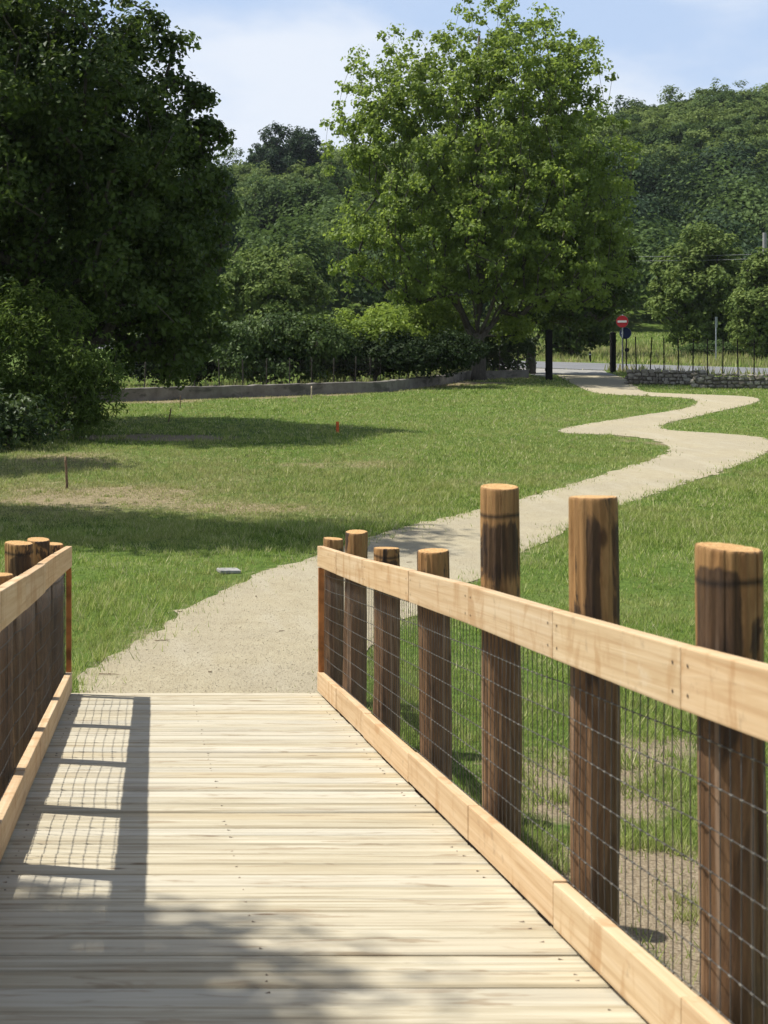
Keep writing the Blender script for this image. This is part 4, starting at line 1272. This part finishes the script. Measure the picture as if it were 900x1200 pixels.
# ------------------------------------------------------------------ signs, poles, stakes
def disc(b, c, r, th, mi, rz, n=40):
    u = Vector((math.cos(rz), math.sin(rz), 0)); w = Vector((-math.sin(rz), math.cos(rz), 0)); c = Vector(c)
    f = [c - w * th / 2 + u * (r * math.cos(2 * math.pi * i / n)) + Vector((0, 0, r * math.sin(2 * math.pi * i / n))) for i in range(n)]
    k = [q + w * th for q in f]
    b.add(f + k, [tuple(range(n)), tuple(range(2 * n - 1, n - 1, -1))] + [(i, n + i, n + (i + 1) % n, (i + 1) % n) for i in range(n)], mi)


def plate(b, c, sx, sz, th, mi, rz):
    b.box(c, (sx, th, sz), mi, rz)


sx, sy, sz = onground(729.5, 70)
root = empty('no_entry_sign', (sx, sy, sz), 'round red no entry sign with white bar above a blue disc on pole', 'road sign')
b = MB(); b.tube((0, 0, -.2), (0, 0, 2.86), .03, n=12); b.tube((0, 0, 2.86), (0, 0, 2.875), .032, .02, n=12); b.build('pole', M['greymetal'], root)
rz = -.62; w = Vector((math.sin(rz), -math.cos(rz), 0))
b = MB(); disc(b, w * .045 + Vector((0, 0, 2.53)), .31, .012, 2, rz); disc(b, w * .053 + Vector((0, 0, 2.53)), .305, .008, 0, rz)
q = w * .060 + Vector((0, 0, 2.53)); plate(b, q, .46, .105, .006, 1, rz)
b.build('red_disc', [M['red'], M['white'], M['greymetal']], root)
b = MB(); c = w * .045 + Vector((.16, 0, 1.93)); disc(b, c, .30, .012, 2, rz); disc(b, c + w * .008, .293, .008, 0, rz)
ca = c + w * .014; u = Vector((math.cos(rz), math.sin(rz), 0))
b.add([ca - u * .20, ca - u * .10 + Vector((0, 0, -.09)), ca - u * .10 + Vector((0, 0, .09))], [(0, 1, 2)], 1)
b.build('blue_disc', [M['blue'], M['white'], M['greymetal']], root)

sx, sy, sz = onground(839, 80)
root = empty('traffic_sign', (sx, sy, sz), 'small square grey sign seen edge-on atop a tall thin grey pole beyond the road', 'road sign')
b = MB(); b.tube((0, 0, -.2), (0, 0, 2.75), .034, n=10); b.build('pole', M['greymetal'], root)
b = MB(); plate(b, (0, -.05, 2.45), .5, .62, .02, 0, .95); bevel(b.build('sign_panel', M['greymetal'], root), .006)

sx, sy, sz = onground(691.5, 84)
root = empty('road_bollard', (sx, sy, sz), 'short dark roadside bollard standing on the far verge between the gate posts', 'bollard')
b = MB(); b.tube((0, 0, -.1), (0, 0, .56), .075, .065, n=14); b.tube((0, 0, .56), (0, 0, .64), .065, .03, n=14); b.build('shaft', M['blackmetal'], root)
b = MB(); b.tube((0, 0, .42), (0, 0, .48), .0725, .0715, n=14); b.build('band', M['greymetal'], root)

sx, sy, sz = onground(734, 69)
root = empty('meter_post', (sx, sy, sz), 'thin black post with a small round box beside the no entry sign', 'post')
b = MB(); b.tube((0, 0, -.1), (0, 0, 1.72), .035, n=10); b.build('shaft', M['blackmetal'], root)
b = MB(); disc(b, (0, -.07, 1.1), .11, .09, 0, 0, 20); b.build('box', M['blackmetal'], root)

# concrete utility pole and its cables
sx, sy, sz = onground(896, 90)
root = empty('utility_pole', (sx, sy, sz), 'grey concrete utility pole among leaves at the right edge', 'pole')
b = MB(); b.tube((0, 0, -.3), (0, 0, 8.2), .20, .12, n=14); b.build('shaft', M['polecon'], root)
b = MB(); b.box((0, 0, 6.95), (.9, .09, .09)); bevel(b.build('crossarm', M['greymetal'], root), .008)
root = empty('power_cables', (sx, sy, sz + 7.0), 'two pale overhead cables crossing in front of the rounded roadside tree', 'cables')
for k, (dz, dy) in enumerate(((.0, 0), (.32, .2))):
    pts = []
    for i in range(25):
        t = i / 24; x = 12 - 19 * t; y = -6 + 14 * t + dy; pts.append((x, y, dz - .9 * 4 * (t * (1 - t)) * .3 - .2 * t))
    b = MB(); b.chain(pts, [.014] * 25, 5); b.build('cable', M['cable'], root)


def stake(px, py, h, r, mat, label, name='wooden_stake', lean=.04, square=False):
    x, y = G(px, py); z = float(gz(x, y)); b = MB(); rr = random.Random(int(px))
    if square:
        b.box((0, 0, h / 2 - .05), (r * 2, r * 2, h + .1)); o = b.build(name, mat); bevel(o, r * .15)
    else:
        n = 6; pts = [(lean * h * i / n + rr.uniform(-.003, .003), rr.uniform(-.003, .003), -.08 + (h + .08) * i / n) for i in range(n + 1)]
        b.chain(pts, [r * (1.05 - .1 * i / n) * rr.uniform(.92, 1.08) for i in range(n + 1)], 9); o = b.build(name, mat)
    o.location = (x, y, z); return tag(o, label, 'stake')


stake(79, 573, .53, .022, M['stakewood'], 'rough brown wooden stake standing in the dry grass on the left meadow', lean=-.06)
stake(197, 495, .38, .018, M['stakewood'], 'short dark stake at the edge of the shaded bare soil strip', lean=.2)
stake(96, 513, .55, .014, M['polecon'], 'thin grey stake in the shade before the feathery shrub', lean=.02)
stake(211, 478, .38, .014, M['stakewood'], 'thin brown stake in the sunny grass near the concrete wall', lean=.03)
stake(365, 467, .43, .022, M['palestake'], 'pale short stake in front of the concrete wall', lean=.02)
stake(395.5, 507, .27, .032, M['orange'], 'small orange painted marker peg in the green meadow', 'marker_peg', square=True)

x, y = G(268, 671); b = MB(); b.box((0, 0, .012), (.24, .15, .04)); o = b.build('stone_slab', M['whitestone']); bevel(o, .012); o.location = (x, y, float(gz(x, y)) + .01); o.rotation_euler = (.05, .04, .25)
tag(o, 'small pale flat stone slab lying in the grass left of the path', 'stone')

for k, (px, py, ln, az) in enumerate(((190, 752, .13, .2), (128, 792, .16, -.1), (247, 789, .05, .9), (210, 718, .07, 2.2), (330, 741, .06, .5), (300, 700, .05, 1.4), (480, 660, .08, .3))):
    x, y = G(px, py); b = MB(); rr = random.Random(300 + k); pts = [((i / 5 - .5) * ln, rr.uniform(-.008, .008), .004 + rr.uniform(0, .004)) for i in range(6)]
    b.chain(pts, [.0035, .0038, .0036, .003, .0026, .0016], 6); b.chain([pts[2], (pts[2][0] + ln * .15, ln * .16, .006)], [.0022, .0012], 5)
    o = b.build('dry_twig', M['stakewood']); o.location = (x, y, float(gz(x, y)) + .010); o.rotation_euler = (0, 0, az)
    tag(o, 'short thin dry brown twig lying on the gravel path', 'twig', 'dry twigs on the gravel path')

# ------------------------------------------------------------------ light
to_sun = Vector((-.545, .163, 1)).normalized(); el = math.asin(to_sun.z); azm = math.atan2(to_sun.x, to_sun.y)
sl = bpy.data.lights.new('sun', 'SUN'); sl.energy = 5.0; sl.angle = math.radians(.55); sl.color = (1, .965, .895)
so = bpy.data.objects.new('sun', sl); so.rotation_euler = to_sun.to_track_quat('Z', 'Y').to_euler(); so.location = (-20, 6, 40); link(so)
W = bpy.data.worlds.new('World'); S.world = W; W.use_nodes = True; nt = W.node_tree; nt.nodes.clear()
out = nt.nodes.new('ShaderNodeOutputWorld'); bg = nt.nodes.new('ShaderNodeBackground'); sky = nt.nodes.new('ShaderNodeTexSky')
sky.sky_type = 'NISHITA'; sky.sun_disc = False; sky.sun_elevation = el; sky.sun_rotation = azm % (2 * math.pi); sky.altitude = 100; sky.air_density = 1.0; sky.dust_density = 1.5; sky.ozone_density = 1.2
tc = nt.nodes.new('ShaderNodeTexCoord'); mp = nt.nodes.new('ShaderNodeMapping'); mp.inputs['Scale'].default_value = (1, 1, 2.6); mp.inputs['Location'].default_value = (.35, .1, .2)
nz = nt.nodes.new('ShaderNodeTexNoise'); nz.inputs['Scale'].default_value = 3.2; nz.inputs['Detail'].default_value = 6; nz.inputs['Roughness'].default_value = .5; nz.inputs['Distortion'].default_value = .3
mr = nt.nodes.new('ShaderNodeMapRange'); mr.interpolation_type = 'SMOOTHSTEP'; mr.inputs[1].default_value = .38; mr.inputs[2].default_value = .58; mr.inputs[3].default_value = .0; mr.inputs[4].default_value = 1.0
mx = nt.nodes.new('ShaderNodeMix'); mx.data_type = 'RGBA'; mx.inputs[7].default_value = (6.5, 7.0, 7.8, 1)
m0 = nt.nodes.new('ShaderNodeMix'); m0.data_type = 'RGBA'; m0.inputs[0].default_value = .62; m0.inputs[7].default_value = (4.7, 5.9, 8.0, 1)
L = nt.links.new
sx_ = nt.nodes.new('ShaderNodeSeparateXYZ'); el_ = nt.nodes.new('ShaderNodeMapRange'); el_.interpolation_type = 'SMOOTHSTEP'
el_.inputs[1].default_value = .24; el_.inputs[2].default_value = .62; el_.inputs[3].default_value = 1; el_.inputs[4].default_value = .12
L(tc.outputs['Generated'], sx_.inputs[0]); L(sx_.outputs[2], el_.inputs[0])
f0 = nt.nodes.new('ShaderNodeMath'); f0.operation = 'MULTIPLY'; f0.inputs[1].default_value = .74; L(el_.outputs[0], f0.inputs[0])
f1 = nt.nodes.new('ShaderNodeMath'); f1.operation = 'MULTIPLY'; L(el_.outputs[0], f1.inputs[0])
L(tc.outputs['Generated'], mp.inputs[0]); L(mp.outputs[0], nz.inputs['Vector']); L(nz.outputs['Fac'], mr.inputs[0]); L(mr.outputs[0], f1.inputs[1]); L(f1.outputs[0], mx.inputs[0]); L(f0.outputs[0], m0.inputs[0]); L(sky.outputs[0], m0.inputs[6]); L(m0.outputs[2], mx.inputs[6]); L(mx.outputs[2], bg.inputs[0]); L(bg.outputs[0], out.inputs[0])
bg.inputs[1].default_value = .09

hz = MB(); hz.box((60, 400, 45), (1400, 1100, 130)); hz.v = [(x, y, -22.0 if z < 0 else 120.0) for x, y, z in hz.v]
n = NT('haze_air'); pv = n.n('ShaderNodeVolumePrincipled'); pv.inputs['Color'].default_value = (.80, .88, 1, 1); pv.inputs['Density'].default_value = .00009; pv.inputs['Anisotropy'].default_value = .2
n.l(pv.outputs[0], n.out.inputs['Volume']); tag(hz.build('haze', n.m), 'faint summer haze in the air over the valley', 'haze', kind='stuff')

# ------------------------------------------------------------------ camera
cd = bpy.data.cameras.new('camera'); cam = bpy.data.objects.new('camera', cd); link(cam)
cam.location = (0, 0, CAMZ); cam.rotation_euler = (math.radians(90), 0, 0)
cd.sensor_fit = 'VERTICAL'; cd.sensor_height = 24; cd.sensor_width = 18; cd.lens = 24 * F / 1200
cd.shift_x = (450 - CX) / 1200; cd.shift_y = -(600 - CY) / 1200
cd.clip_start = .05; cd.clip_end = 6000
cd.dof.use_dof = True; cd.dof.focus_distance = 16; cd.dof.aperture_fstop = 5.6
S.camera = cam
S.view_settings.view_transform = 'Standard'; S.view_settings.look = 'None'; S.view_settings.exposure = .5; S.view_settings.gamma = 1
S.cycles.max_bounces = 6; S.cycles.transparent_max_bounces = 4; S.cycles.use_denoising = True
